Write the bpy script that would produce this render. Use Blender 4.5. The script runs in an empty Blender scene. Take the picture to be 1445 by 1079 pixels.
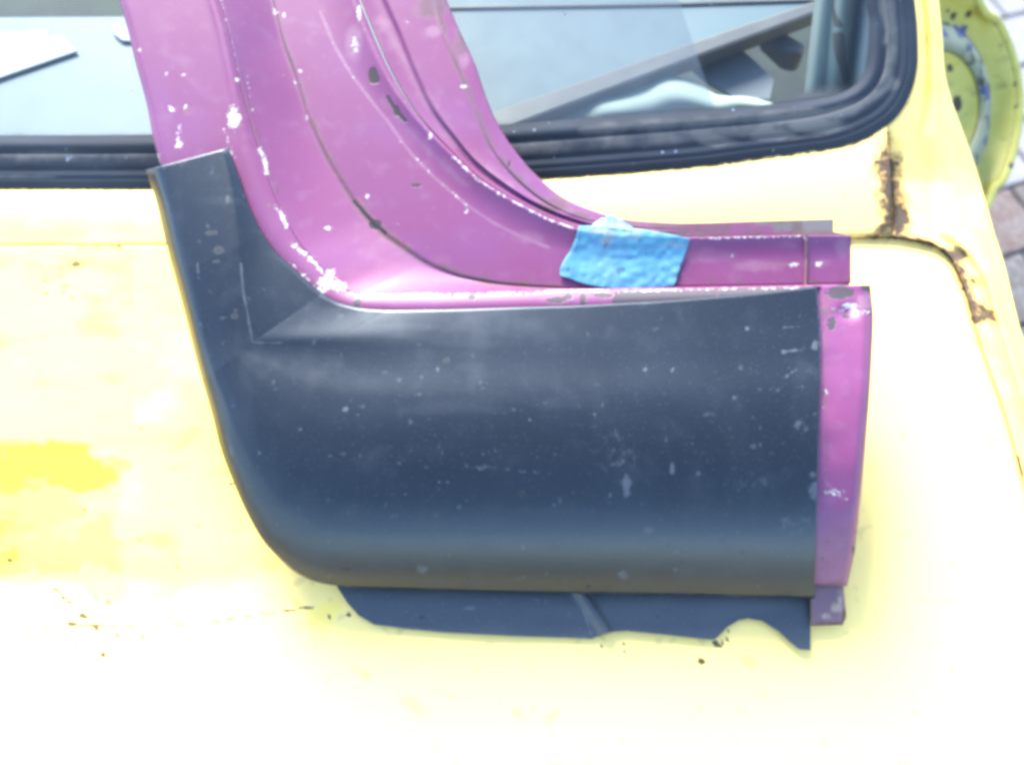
import bpy, math, random
import numpy as np
from mathutils import Vector

random.seed(7)
rng = np.random.default_rng(7)
scene = bpy.context.scene
R = math.radians

# ------------------------------------------------------------------ camera
IMG_W, IMG_H = 1445.0, 1079.0          # the photograph's own pixel size
FPX = 1300.0                            # focal length in those pixels
BON = R(10.0)                           # slope of the bonnet
PITCH = R(60.0)                         # camera looks this far below the horizon
DIST = 0.85
ORG = np.array([0.0, 0.0, 0.85])        # point of the bonnet the camera looks at
FWD = np.array([0.0, math.cos(PITCH), -math.sin(PITCH)])
UPV = np.array([0.0, math.sin(PITCH), math.cos(PITCH)])
RGT = np.array([1.0, 0.0, 0.0])
CAM = ORG - FWD * DIST
BN = np.array([0.0, -math.sin(BON), math.cos(BON)])     # bonnet normal

cam_data = bpy.data.cameras.new('camera')
cam = bpy.data.objects.new('camera', cam_data)
scene.collection.objects.link(cam)
cam.location = Vector(CAM)
cam.rotation_euler = (math.pi / 2 - PITCH, 0, 0)
cam_data.sensor_fit = 'HORIZONTAL'
cam_data.sensor_width = 36.0
cam_data.lens = 36.0 * FPX / IMG_W
cam_data.clip_start = 0.01
cam_data.clip_end = 3000.0
cam_data.dof.use_dof = True
cam_data.dof.focus_distance = 0.80
cam_data.dof.aperture_fstop = 3.2
scene.camera = cam

# ------------------------------------------------------------------ light
SUN_EL, SUN_AZ = R(37.0), R(-20.0)      # azimuth measured from +Y (behind the windscreen) towards +X
sun_dir = Vector((math.cos(SUN_EL) * math.sin(SUN_AZ), math.cos(SUN_EL) * math.cos(SUN_AZ), math.sin(SUN_EL)))
world = bpy.data.worlds.new('World')
scene.world = world
world.use_nodes = True
wn = world.node_tree
wn.nodes.clear()
sky = wn.nodes.new('ShaderNodeTexSky')
sky.sky_type = 'NISHITA'
sky.sun_disc = False
sky.sun_elevation = SUN_EL
sky.sun_rotation = SUN_AZ
sky.air_density = 1.0
sky.ozone_density = 1.6
sky.dust_density = 0.7
bg = wn.nodes.new('ShaderNodeBackground')
bg.inputs['Strength'].default_value = 0.125
wo = wn.nodes.new('ShaderNodeOutputWorld')
wn.links.new(sky.outputs[0], bg.inputs[0])
wn.links.new(bg.outputs[0], wo.inputs[0])

sun_data = bpy.data.lights.new('sun', 'SUN')
sun_data.energy = 3.1
sun_data.angle = R(26.0)
sun_data.color = (1.0, 0.97, 0.92)
sun = bpy.data.objects.new('sun', sun_data)
scene.collection.objects.link(sun)
sun.rotation_euler = sun_dir.to_track_quat('Z', 'Y').to_euler()

scene.view_settings.view_transform = 'Standard'
scene.view_settings.look = 'None'
scene.view_settings.exposure = 2.65
scene.view_settings.gamma = 1.0
scene.view_settings.use_curve_mapping = False
scene.cycles.filter_width = 3.7
scene.cycles.max_bounces = 8
scene.cycles.transparent_max_bounces = 12

# ------------------------------------------------------------------ geometry helpers
def rays(px, py):
    px = np.asarray(px, float)[..., None]
    py = np.asarray(py, float)[..., None]
    return FWD * FPX + RGT * (px - IMG_W / 2) - UPV * (py - IMG_H / 2)

def on_plane(px, py, point, normal):
    d = rays(px, py)
    num = np.dot(np.asarray(point) - CAM, normal) if np.ndim(point) == 1 else ((point - CAM) * normal).sum(-1)
    t = num / (d @ normal)
    return CAM + d * np.asarray(t)[..., None]

def P(px, py, w):
    """point seen along (px, py) that stands w metres above the bonnet's plane"""
    d = rays(px, py)
    t = (np.dot(ORG - CAM, BN) + np.asarray(w, float)) / (d @ BN)
    return CAM + d * t[..., None]

def PZ(px, py, z):
    d = rays(px, py)
    t = (np.asarray(z, float) - CAM[2]) / d[..., 2]
    return CAM + d * t[..., None]

GA = BON + R(25.0)                                   # rake of the windscreen
GN = np.array([0.0, -math.sin(GA), math.cos(GA)])
GP = P(722.0, 262.0, 0.0)
def PG(px, py, off=0.0):
    d = rays(px, py)
    t = (np.dot(GP - CAM, GN) + np.asarray(off, float)) / (d @ GN)
    return CAM + d * t[..., None]

def project(p):
    q = np.asarray(p) - CAM
    z = q @ FWD
    return IMG_W / 2 + FPX * (q @ RGT) / z, IMG_H / 2 - FPX * (q @ UPV) / z

def crs(pts, n):
    """smooth resample of a polyline (any dimension) by chord length"""
    p = np.asarray(pts, float)
    seg = np.sqrt((np.diff(p[:, :2], axis=0) ** 2).sum(1))
    t = np.concatenate([[0], np.cumsum(seg)])
    t /= t[-1]
    q = np.linspace(0, 1, n)
    m = np.gradient(p, t, axis=0)
    i = np.clip(np.searchsorted(t, q, side='right') - 1, 0, len(t) - 2)
    h = (t[i + 1] - t[i])[:, None]
    s = ((q - t[i])[:, None]) / h
    d = (p[i + 1] - p[i]) / h
    # limit the tangents so the curve does not overshoot
    m0, m1 = m[i], m[i + 1]
    def lim(mm):
        ok = np.sign(mm) == np.sign(d)
        return np.where(ok, np.sign(d) * np.minimum(abs(mm), 3 * abs(d)), 0)
    m0, m1 = lim(m0), lim(m1)
    return ((2 * s**3 - 3 * s**2 + 1) * p[i] + (s**3 - 2 * s**2 + s) * h * m0
            + (-2 * s**3 + 3 * s**2) * p[i + 1] + (s**3 - s**2) * h * m1)

def crs2(a, b, na, nb):
    """two runs that meet in a sharp corner"""
    return np.concatenate([crs(a, na), crs(b, nb)[1:]])

def smooth_axis0(a, k):
    """repeated three point averaging along rows, ends held"""
    a = a.copy()
    for _ in range(k):
        a[1:-1] = 0.25 * a[:-2] + 0.5 * a[1:-1] + 0.25 * a[2:]
    return a

def noise2(x, y, scale, seed=0):
    """cheap smooth value noise, -1..1"""
    r = np.random.default_rng(seed)
    tab = r.random((64, 64)) * 2 - 1
    u, v = np.asarray(x) / scale, np.asarray(y) / scale
    i, j = np.floor(u).astype(int), np.floor(v).astype(int)
    f, g = u - i, v - j
    f, g = f * f * (3 - 2 * f), g * g * (3 - 2 * g)
    a = tab[i % 64, j % 64]; b = tab[(i + 1) % 64, j % 64]
    c = tab[i % 64, (j + 1) % 64]; d = tab[(i + 1) % 64, (j + 1) % 64]
    return (a * (1 - f) + b * f) * (1 - g) + (c * (1 - f) + d * f) * g

def field(px, py, feats):
    """wear field: 1 on the listed strokes and spots, falling to 0 at their width"""
    out = np.zeros(np.shape(px))
    for f in feats:
        if f[0] == 'l':
            _, pts, wd, st = f
            d = np.full(np.shape(px), 1e9)
            for (x0, y0), (x1, y1) in zip(pts[:-1], pts[1:]):
                dx, dy = x1 - x0, y1 - y0
                L = dx * dx + dy * dy + 1e-9
                t = np.clip(((px - x0) * dx + (py - y0) * dy) / L, 0, 1)
                d = np.minimum(d, np.hypot(px - x0 - t * dx, py - y0 - t * dy))
            out = np.maximum(out, st * np.clip(1 - d / wd, 0, 1))
        elif f[0] == 's':
            _, x, y, rx, ry, st = f
            d = np.hypot((px - x) / rx, (py - y) / ry)
            out = np.maximum(out, st * np.clip(1.5 - d, 0, 1))
        elif f[0] == 'b':
            _, x0, y0, x1, y1, sf, st = f
            d = np.hypot(np.maximum(np.maximum(x0 - px, px - x1), 0), np.maximum(np.maximum(y0 - py, py - y1), 0))
            out = np.maximum(out, st * np.clip(1 - d / sf, 0, 1))
    return out

# ------------------------------------------------------------------ objects
def link(o):
    scene.collection.objects.link(o)
    return o

def tag(o, label, cat, group=None):
    o['label'] = label
    o['category'] = cat
    o['kind'] = 'thing'
    if group:
        o['group'] = group
    return o

def thing(name, label, cat, loc, group=None):
    o = link(bpy.data.objects.new(name, None))
    o.empty_display_size = 0.05
    o.location = Vector(loc)
    return tag(o, label, cat, group)

def mesh_obj(name, verts, faces, mat, parent=None, attrs=None, solid=0.0, smooth=True, offset=-1.0, bevel=0.0):
    verts = np.asarray(verts, float)
    base = np.array(parent_loc(parent)) if parent is not None else np.zeros(3)
    me = bpy.data.meshes.new(name)
    me.from_pydata((verts - base).tolist(), [], faces)
    me.materials.append(mat)
    if attrs:
        for k, v in attrs.items():
            a = me.attributes.new(k, 'FLOAT', 'POINT')
            a.data.foreach_set('value', np.asarray(v, np.float32).ravel())
    if smooth:
        me.polygons.foreach_set('use_smooth', [True] * len(me.polygons))
    o = link(bpy.data.objects.new(name, me))
    if parent is not None:
        o.parent = parent
    if solid:
        m = o.modifiers.new('thickness', 'SOLIDIFY')
        m.thickness = solid
        m.offset = offset
        m.use_even_offset = False
    if bevel:
        m = o.modifiers.new('edge', 'BEVEL')
        m.width = bevel
        m.segments = 2
    return o

def parent_loc(p):
    v = Vector((0, 0, 0))
    while p is not None:
        v = v + p.location
        p = p.parent
    return v

def grid(name, pts, mat, parent=None, feats=None, extra=None, flip=False, **kw):
    """a sheet from rows x columns of points; feats = wear fields by name"""
    r, c = pts.shape[:2]
    idx = np.arange(r * c).reshape(r, c)
    q = np.stack([idx[:-1, :-1], idx[:-1, 1:], idx[1:, 1:], idx[1:, :-1]], -1).reshape(-1, 4)
    if flip:
        q = q[:, ::-1]
    attrs = {}
    px, py = project(pts)
    for k, fl in (feats or {}).items():
        attrs[k] = field(px, py, fl)
    for k, v in (extra or {}).items():
        attrs[k] = v(px, py) if callable(v) else v
    return mesh_obj(name, pts.reshape(-1, 3), q.tolist(), mat, parent, attrs, **kw)

def rows_from(curves, counts):
    """blend neighbouring curves (arrays of the same length) into a stack of rows"""
    out = []
    for a, b, n in zip(curves[:-1], curves[1:], counts):
        for k in range(n):
            t = k / n
            out.append(a * (1 - t) + b * t)
    out.append(curves[-1])
    return np.stack(out)

def plate(name, poly, mat, parent=None, thick=0.002, normal=(0, 0, 1), bevel=0.0):
    """flat sheet with a free outline and thickness"""
    n = np.asarray(normal, float)
    p = np.asarray(poly, float)
    k = len(p)
    v = np.concatenate([p, p - n * thick])
    f = [list(range(k))[::-1], [k + i for i in range(k)]]
    f += [[i, (i + 1) % k, k + (i + 1) % k, k + i] for i in range(k)]
    return mesh_obj(name, v, f, mat, parent, smooth=False, bevel=bevel)

# ------------------------------------------------------------------ materials
def lin(r, g, b):
    f = lambda c: (c / 255 / 12.92) if c / 255 <= 0.04045 else ((c / 255 + 0.055) / 1.055) ** 2.4
    return (f(r), f(g), f(b))

class Mat:
    def __init__(self, name, color, rough=0.45, spec=0.5, metallic=0.0):
        self.m = bpy.data.materials.new(name)
        self.m.use_nodes = True
        self.nt = self.m.node_tree
        self.b = self.nt.nodes['Principled BSDF']
        self.b.inputs['Specular IOR Level'].default_value = spec
        self.b.inputs['Metallic'].default_value = metallic
        self.co = self.nt.nodes.new('ShaderNodeTexCoord').outputs['Object']
        c = self.nt.nodes.new('ShaderNodeRGB')
        c.outputs[0].default_value = (*color, 1)
        self.col = c.outputs[0]
        v = self.nt.nodes.new('ShaderNodeValue')
        v.outputs[0].default_value = rough
        self.rough = v.outputs[0]
        self.height = None

    def new(self, t, **kw):
        n = self.nt.nodes.new(t)
        for k, v in kw.items():
            setattr(n, k, v)
        return n

    def link(self, a, b):
        self.nt.links.new(a, b)

    def math(self, op, a, b=None):
        n = self.new('ShaderNodeMath', operation=op)
        for i, x in enumerate((a, b)):
            if x is None:
                continue
            if isinstance(x, (int, float)):
                n.inputs[i].default_value = x
            else:
                self.link(x, n.inputs[i])
        return n.outputs[0]

    def noise(self, scale, detail=4, rough=0.6, stretch=None, dist=0.0):
        n = self.new('ShaderNodeTexNoise')
        n.inputs['Scale'].default_value = scale
        n.inputs['Detail'].default_value = detail
        n.inputs['Roughness'].default_value = rough
        n.inputs['Distortion'].default_value = dist
        if stretch:
            mp = self.new('ShaderNodeMapping')
            mp.inputs['Scale'].default_value = stretch
            self.link(self.co, mp.inputs[0])
            self.link(mp.outputs[0], n.inputs['Vector'])
        else:
            self.link(self.co, n.inputs['Vector'])
        return n.outputs['Fac']

    def attr(self, name):
        return self.new('ShaderNodeAttribute', attribute_name=name).outputs['Fac']

    def step(self, x, lo, hi):
        n = self.new('ShaderNodeMapRange', interpolation_type='SMOOTHSTEP')
        n.inputs['From Min'].default_value = lo
        n.inputs['From Max'].default_value = hi
        self.link(x, n.inputs['Value'])
        return n.outputs['Result']

    def mix(self, fac, color, rough=None):
        n = self.new('ShaderNodeMix', data_type='RGBA')
        self.link(fac, n.inputs['Factor'])
        self.link(self.col, n.inputs['A'])
        if isinstance(color, tuple):
            n.inputs['B'].default_value = (*color, 1)
        else:
            self.link(color, n.inputs['B'])
        self.col = n.outputs['Result']
        if rough is not None:
            r = self.new('ShaderNodeMix', data_type='FLOAT')
            self.link(fac, r.inputs['Factor'])
            self.link(self.rough, r.inputs['A'])
            r.inputs['B'].default_value = rough
            self.rough = r.outputs['Result']
        return self

    def worn(self, attr, color, rough=0.7, scale=90, amt=0.7, thr=0.5, soft=0.06, strength=1.0, depth=0.0, stretch=None):
        """a wear layer where a stored field plus grain passes a threshold"""
        nz = self.noise(scale, 2, 0.65, stretch)
        a = self.attr(attr)
        x = self.math('ADD', self.math('MULTIPLY', a, 0.86), self.math('MULTIPLY', self.math('SUBTRACT', nz, 0.5), amt))
        x = self.math('MULTIPLY', x, self.step(a, 0.01, 0.12))
        m = self.step(x, thr - soft, thr + soft)
        if strength != 1.0:
            m = self.math('MULTIPLY', m, strength)
        self.mix(m, color, rough)
        if depth:
            self.add_height(self.math('MULTIPLY', m, -depth))
        return m

    def speck(self, color, scale=300, thr=0.74, soft=0.03, strength=0.7, stretch=None, rough=None):
        m = self.step(self.noise(scale, 1, 0.5, stretch), thr - soft, thr + soft)
        self.mix(self.math('MULTIPLY', m, strength), color, rough)
        return self

    def cloud(self, color, scale=12, lo=0.4, hi=0.7, strength=0.4, stretch=None, rough=None):
        m = self.step(self.noise(scale, 2, 0.6, stretch), lo, hi)
        self.mix(self.math('MULTIPLY', m, strength), color, rough)
        return self

    def add_height(self, h):
        self.height = h if self.height is None else self.math('ADD', self.height, h)

    def grain(self, scale, amount):
        self.add_height(self.math('MULTIPLY', self.noise(scale, 1, 0.6), amount))
        return self

    def done(self, bump=1.0, dist=0.001):
        self.link(self.col, self.b.inputs['Base Color'])
        self.link(self.rough, self.b.inputs['Roughness'])
        if self.height is not None:
            bp = self.new('ShaderNodeBump')
            bp.inputs['Strength'].default_value = bump
            bp.inputs['Distance'].default_value = dist
            self.link(self.height, bp.inputs['Height'])
            self.link(bp.outputs[0], self.b.inputs['Normal'])
        return self.m

RUST = (0.045, 0.029, 0.022)
RUST_LIGHT = (0.30, 0.16, 0.05)
WHITE_CHIP_GLINT = (0.4800, 0.4560, 0.4480)

def yellow_paint():
    m = Mat('mottled_yellow_paint', (0.91, 0.645, 0.205), rough=0.5, spec=0.25)
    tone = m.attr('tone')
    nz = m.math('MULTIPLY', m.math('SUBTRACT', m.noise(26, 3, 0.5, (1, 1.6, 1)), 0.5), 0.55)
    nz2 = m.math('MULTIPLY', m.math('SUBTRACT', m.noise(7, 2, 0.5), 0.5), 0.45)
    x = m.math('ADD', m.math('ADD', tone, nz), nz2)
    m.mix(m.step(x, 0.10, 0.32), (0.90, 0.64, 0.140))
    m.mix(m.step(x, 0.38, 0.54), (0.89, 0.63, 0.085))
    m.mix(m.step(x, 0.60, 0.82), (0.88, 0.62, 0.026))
    m.worn('halo', RUST_LIGHT, 0.6, 60, 0.5, 0.55, 0.35, strength=0.6)
    m.worn('rust', RUST_LIGHT, 0.8, 60, 1.6, 0.36, 0.30, strength=0.7)
    m.worn('rust', RUST, 0.85, 110, 2.0, 0.55, 0.26, strength=0.92, depth=0.6)
    m.worn('rust', (0.10, 0.075, 0.055), 0.85, 210, 2.6, 0.75, 0.25, strength=0.6)
    m.worn('dirt', (0.055, 0.050, 0.038), 0.8, 130, 0.9, 0.42, 0.16, strength=0.92)
    m.speck((0.45, 0.33, 0.12), 70, 0.70, 0.06, 0.35)
    m.grain(900, 0.02).grain(30, 0.10)
    return m.done(0.5, 0.002)

M_YELLOW = yellow_paint()

def pink_paint():
    m = Mat('worn_magenta_paint', (0.1467, 0.0311, 0.0927), rough=0.40, spec=0.5)
    m.cloud((0.1467, 0.0384, 0.1154), 9, 0.35, 0.7, 0.8)
    m.cloud((0.1391, 0.0212, 0.0660), 14, 0.55, 0.75, 0.5)
    m.cloud((0.1886, 0.0903, 0.1520), 60, 0.50, 0.80, 0.22, rough=0.55)
    m.worn('ash', (0.0966, 0.0860, 0.0874), 0.85, 130, 1.4, 0.5, 0.2)
    m.worn('dust', (0.2025, 0.1021, 0.1483), 0.7, 70, 0.6, 0.5, 0.3, strength=0.55)
    m.worn('dirt', (0.0557, 0.0273, 0.0288), 0.8, 55, 1.0, 0.5, 0.22, strength=0.65)
    m.worn('primer', (0.0303, 0.0200, 0.0288), 0.6, 150, 1.6, 0.5, 0.12, depth=0.2)
    m.worn('rusty', (0.1279, 0.0542, 0.0501), 0.85, 200, 1.6, 0.5, 0.2, strength=0.6)
    m.worn('dark', (0.0254, 0.0157, 0.0198), 0.8, 150, 0.5, 0.5, 0.1, depth=0.3)
    m.worn('chip_glint', (0.0690, 0.0473, 0.0570), 0.7, 210, 1.6, 0.40, 0.14, strength=0.35)
    m.worn('chip_glint', WHITE_CHIP_GLINT, 0.75, 330, 2.4, 0.58, 0.18, strength=0.8, depth=0.25)
    m.speck((0.2025, 0.1021, 0.1483), 260, 0.765, 0.02, 0.6)
    m.grain(700, 0.03).grain(45, 0.06)
    return m.done(0.5, 0.002)

M_PINK = pink_paint()

def grey_paint(name='satin_dark_primer', base=(0.0046, 0.0056, 0.0072)):
    m = Mat(name, base, rough=0.31, spec=0.66)
    m.b.inputs['Specular Tint'].default_value = (0.76, 0.88, 1.0, 1)
    m.cloud((0.0063, 0.0083, 0.0118), 9, 0.40, 0.70, 0.7, rough=0.34)
    m.cloud((0.0095, 0.0115, 0.0150), 34, 0.52, 0.80, 0.6, rough=0.40)
    m.cloud((0.0150, 0.0170, 0.0200), 22, 0.60, 0.80, 0.45, (0.25, 1.6, 1.6), rough=0.42)
    m.worn('scuff', (0.060, 0.070, 0.082), 0.7, 150, 1.2, 0.5, 0.25, strength=0.6)
    m.worn('edge', (0.075, 0.085, 0.095), 0.5, 140, 0.9, 0.55, 0.3, strength=0.6)
    m.worn('dark', (0.004, 0.004, 0.004), 0.8, 110, 0.9, 0.5, 0.25, strength=0.92)
    m.speck((0.035, 0.042, 0.052), 420, 0.68, 0.08, 0.35)
    m.speck((0.07, 0.085, 0.10), 120, 0.75, 0.04, 0.30)
    m.cloud((0.013, 0.015, 0.018), 16, 0.52, 0.78, 0.3, (2.2, 0.6, 0.9), rough=0.42)
    m.grain(1500, 0.06).grain(60, 0.06).grain(9, 0.6)
    return m.done(0.45, 0.0015)

M_GREY = grey_paint()
def flange_paint():
    m = Mat('worn_flange_primer_sky_lightened', (0.034, 0.043, 0.052), rough=0.42, spec=0.6)  # primer made paler to paint in the sky the flange reflects
    m.cloud((0.050, 0.058, 0.064), 26, 0.40, 0.75, 0.8, (0.4, 1.5, 1.5))
    m.worn('scuff', (0.12, 0.13, 0.14), 0.7, 150, 1.2, 0.5, 0.25, strength=0.6)
    m.worn('edge', (0.16, 0.17, 0.17), 0.5, 140, 0.9, 0.5, 0.3, strength=0.7)
    m.worn('dark', (0.012, 0.012, 0.012), 0.8, 110, 0.9, 0.5, 0.25, strength=0.85)
    m.speck((0.09, 0.10, 0.11), 300, 0.68, 0.06, 0.4)
    m.grain(700, 0.08).grain(40, 0.15)
    return m.done(0.45, 0.0015)
M_FLANGE = flange_paint()

def rubber():
    m = Mat('weathered_black_rubber', (0.0129, 0.0197, 0.0304), rough=0.8)
    m.cloud((0.0259, 0.0376, 0.0543), 30, 0.40, 0.75, 0.6, (0.4, 1, 1))
    m.worn('dust', (0.105, 0.103, 0.098), 0.85, 38, 1.0, 0.36, 0.28, strength=0.9)
    m.worn('rusty', (0.0691, 0.0478, 0.0353), 0.85, 90, 1.0, 0.55, 0.1, strength=0.7)
    m.speck((0.1944, 0.2639, 0.3528), 170, 0.77, 0.01, 0.8)
    m.grain(600, 0.10)
    return m.done(0.5, 0.002)

M_RUBBER = rubber()

def simple(name, c, rough=0.6, c2=None, scale=20, spec=0.4, speck=None, grain=500):
    m = Mat(name, c, rough, spec)
    if c2:
        m.cloud(c2, scale, 0.35, 0.7, 0.8)
    if speck:
        m.speck(speck, 150, 0.72, 0.03, 0.6)
    m.grain(grain, 0.08)
    return m.done(0.4, 0.002)

def glass_mat():
    m = bpy.data.materials.new('dusty_glass_painted_reflection')
    m.use_nodes = True
    nt = m.node_tree
    nt.nodes.clear()
    out = nt.nodes.new('ShaderNodeOutputMaterial')
    tr = nt.nodes.new('ShaderNodeBsdfTransparent')
    tr.inputs[0].default_value = (0.80, 0.88, 0.86, 1)
    gl = nt.nodes.new('ShaderNodeBsdfGlossy')
    gl.inputs['Roughness'].default_value = 0.02
    fr = nt.nodes.new('ShaderNodeFresnel')
    fr.inputs[0].default_value = 1.38
    mx = nt.nodes.new('ShaderNodeMixShader')
    nt.links.new(fr.outputs[0], mx.inputs[0])
    nt.links.new(tr.outputs[0], mx.inputs[1])
    nt.links.new(gl.outputs[0], mx.inputs[2])
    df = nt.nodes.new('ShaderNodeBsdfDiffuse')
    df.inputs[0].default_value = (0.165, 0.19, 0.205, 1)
    at = nt.nodes.new('ShaderNodeAttribute'); at.attribute_name = 'reflection_veil'
    gr = nt.nodes.new('ShaderNodeAttribute'); gr.attribute_name = 'grime'
    tc = nt.nodes.new('ShaderNodeTexCoord')
    nz = nt.nodes.new('ShaderNodeTexNoise')
    nz.inputs['Scale'].default_value = 30; nz.inputs['Detail'].default_value = 6
    nt.links.new(tc.outputs['Object'], nz.inputs['Vector'])
    def mth(op, a, b):
        n = nt.nodes.new('ShaderNodeMath'); n.operation = op
        for i, x in enumerate((a, b)):
            if isinstance(x, (int, float)): n.inputs[i].default_value = x
            else: nt.links.new(x, n.inputs[i])
        return n.outputs[0]
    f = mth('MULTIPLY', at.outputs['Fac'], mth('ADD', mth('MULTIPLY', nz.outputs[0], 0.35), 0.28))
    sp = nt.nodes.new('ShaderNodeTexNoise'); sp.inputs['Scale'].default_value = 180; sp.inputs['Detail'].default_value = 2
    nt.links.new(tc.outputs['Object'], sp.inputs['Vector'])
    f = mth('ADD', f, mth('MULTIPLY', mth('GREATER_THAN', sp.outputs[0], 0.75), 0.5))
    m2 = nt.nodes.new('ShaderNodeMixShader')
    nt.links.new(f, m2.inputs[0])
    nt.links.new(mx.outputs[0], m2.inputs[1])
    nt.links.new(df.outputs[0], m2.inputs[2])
    dg = nt.nodes.new('ShaderNodeBsdfDiffuse')
    dg.inputs[0].default_value = (0.13, 0.125, 0.115, 1)
    n2 = nt.nodes.new('ShaderNodeTexNoise'); n2.inputs['Scale'].default_value = 75; n2.inputs['Detail'].default_value = 5
    nt.links.new(tc.outputs['Object'], n2.inputs['Vector'])
    g = mth('MULTIPLY', mth('ADD', gr.outputs['Fac'], mth('MULTIPLY', mth('SUBTRACT', n2.outputs[0], 0.5), 1.2)), gr.outputs['Fac'])
    cl = nt.nodes.new('ShaderNodeClamp'); nt.links.new(g, cl.inputs[0])
    m3 = nt.nodes.new('ShaderNodeMixShader')
    nt.links.new(cl.outputs[0], m3.inputs[0])
    nt.links.new(m2.outputs[0], m3.inputs[1])
    nt.links.new(dg.outputs[0], m3.inputs[2])
    nt.links.new(m3.outputs[0], out.inputs[0])
    return m

M_GLASS = glass_mat()
M_DASH = simple('pale_blue_grey_vinyl', (0.060, 0.092, 0.112), 0.6, (0.070, 0.102, 0.118), 8)
M_CABIN = simple('dark_cabin_lining', (0.0072, 0.0101, 0.0094), 0.8, (0.0158, 0.0245, 0.0173), 14)
M_RAIL = simple('grey_brown_trim', (0.0432, 0.0396, 0.0432), 0.5, (0.0648, 0.0612, 0.0612), 25)
M_CLOTH = simple('mint_white_cloth', (0.2419, 0.2880, 0.2640), 0.8, (0.2074, 0.2534, 0.2359), 10)
M_SHEET = simple('grey_card', (0.1008, 0.1152, 0.1332), 0.6, (0.0792, 0.0900, 0.1080), 15)
M_PAPER = simple('white_paper', (0.21, 0.225, 0.235), 0.7)

# ------------------------------------------------------------------ ground
def ground_mat():
    m = Mat('sandy_ground', (0.1200, 0.1125, 0.1087), 0.9)
    m.cloud((0.1800, 0.1688, 0.1575), 6, 0.35, 0.7, 0.7)
    m.speck((0.2625, 0.2550, 0.2475), 120, 0.66, 0.05, 0.6)
    m.grain(150, 0.6)
    return m.done(0.6, 0.004)

gs = 600.0
ground = mesh_obj('ground', [(-gs, -gs, -0.012), (gs, -gs, -0.012), (gs, gs, -0.012), (-gs, gs, -0.012)], [[0, 1, 2, 3]], ground_mat(), smooth=False)
ground['kind'] = 'structure'

def paver_mat(name, c, c2, sp):
    m = Mat(name, c, 0.85)
    m.cloud(c2, 22, 0.35, 0.7, 0.8)
    m.speck(sp, 75, 0.60, 0.05, 0.55)
    m.speck((0.0375, 0.0338, 0.0315), 130, 0.66, 0.04, 0.5)
    m.grain(110, 0.5)
    return m.done(0.7, 0.004)

paver_mats = [paver_mat('pale_paver', (0.1458, 0.1458, 0.1581), (0.1836, 0.1836, 0.1943), (0.2268, 0.2322, 0.2497)),
              paver_mat('brown_paver', (0.0670, 0.0573, 0.0551), (0.0892, 0.0846, 0.0827), (0.2040, 0.2205, 0.2363)),
              paver_mat('red_brown_paver', (0.0829, 0.0551, 0.0488), (0.1051, 0.0882, 0.0866), (0.1658, 0.1617, 0.1654))]
def paver_mesh(mat, sx, sy):
    h, b = 0.011, 0.004
    x, y = sx / 2, sy / 2
    v = [(-x, -y, -h), (x, -y, -h), (x, y, -h), (-x, y, -h), (-x, -y, -b), (x, -y, -b), (x, y, -b), (-x, y, -b),
         (-x + b, -y + b, 0), (x - b, -y + b, 0), (x - b, y - b, 0), (-x + b, y - b, 0)]
    f = [[0, 3, 2, 1], [8, 9, 10, 11]]
    for i in range(4):
        j = (i + 1) % 4
        f += [[i, j, 4 + j, 4 + i], [4 + i, 4 + j, 8 + j, 8 + i]]
    me = bpy.data.meshes.new('paving_stone')
    me.from_pydata(v, [], f)
    me.materials.append(mat)
    return me
PS = 0.165
paver_meshes = [paver_mesh(m, PS - 0.007, PS - 0.007) for m in paver_mats]
c0 = PZ(1424.0, 262.0, 0.0)
ca, sa = math.cos(R(19)), math.sin(R(19))
for i in range(-6, 7):
    for j in range(-7, 8):
        x, y = (i + 0.5 * (j % 2)) * PS, (j + 0.48) * PS
        p = np.array([c0[0] + ca * x - sa * y, c0[1] + sa * x + ca * y, 0.0])
        px, py = project(p)
        if not (1270 < px < 1560 and -120 < py < 820):
            continue
        k = 0 if j >= 0 else (1 if (i + 2 * j) % 3 else 2)
        o = link(bpy.data.objects.new('paving_stone', paver_meshes[k]))
        o.location = (p[0], p[1], 0.0 + rng.uniform(-0.002, 0.002))
        o.rotation_euler = (rng.uniform(-.008, .008), rng.uniform(-.008, .008), R(19) + rng.uniform(-.012, .012))
        o.parent = ground

# ------------------------------------------------------------------ the yellow car
car = thing('yellow_car', 'mottled yellow car with rusty seams whose bonnet carries the loose panels', 'car', (0, 0.2, 0))

SEAL_IN = [(-160, 199), (0, 198), (110, 198), (215, 197), (400, 195), (560, 190), (707, 183.5), (813, 175), (947, 165), (1097, 153),
           (1160, 144), (1190, 136), (1213, 122), (1227, 101), (1232, 77), (1233, 33), (1228, 0), (1222, -60)]
SEAL_OUT = [(-160, 267), (0, 266), (110, 266), (215, 266), (400, 265), (600, 260), (763, 252), (880, 244), (1013, 232), (1080, 222),
            (1147, 213.5), (1197, 205), (1232, 190), (1267, 163.5), (1287, 127), (1295, 87), (1293.5, 33), (1290, 0), (1284, -60)]
NS = 520
si, so = crs(SEAL_IN, NS), crs(SEAL_OUT, NS)

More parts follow.
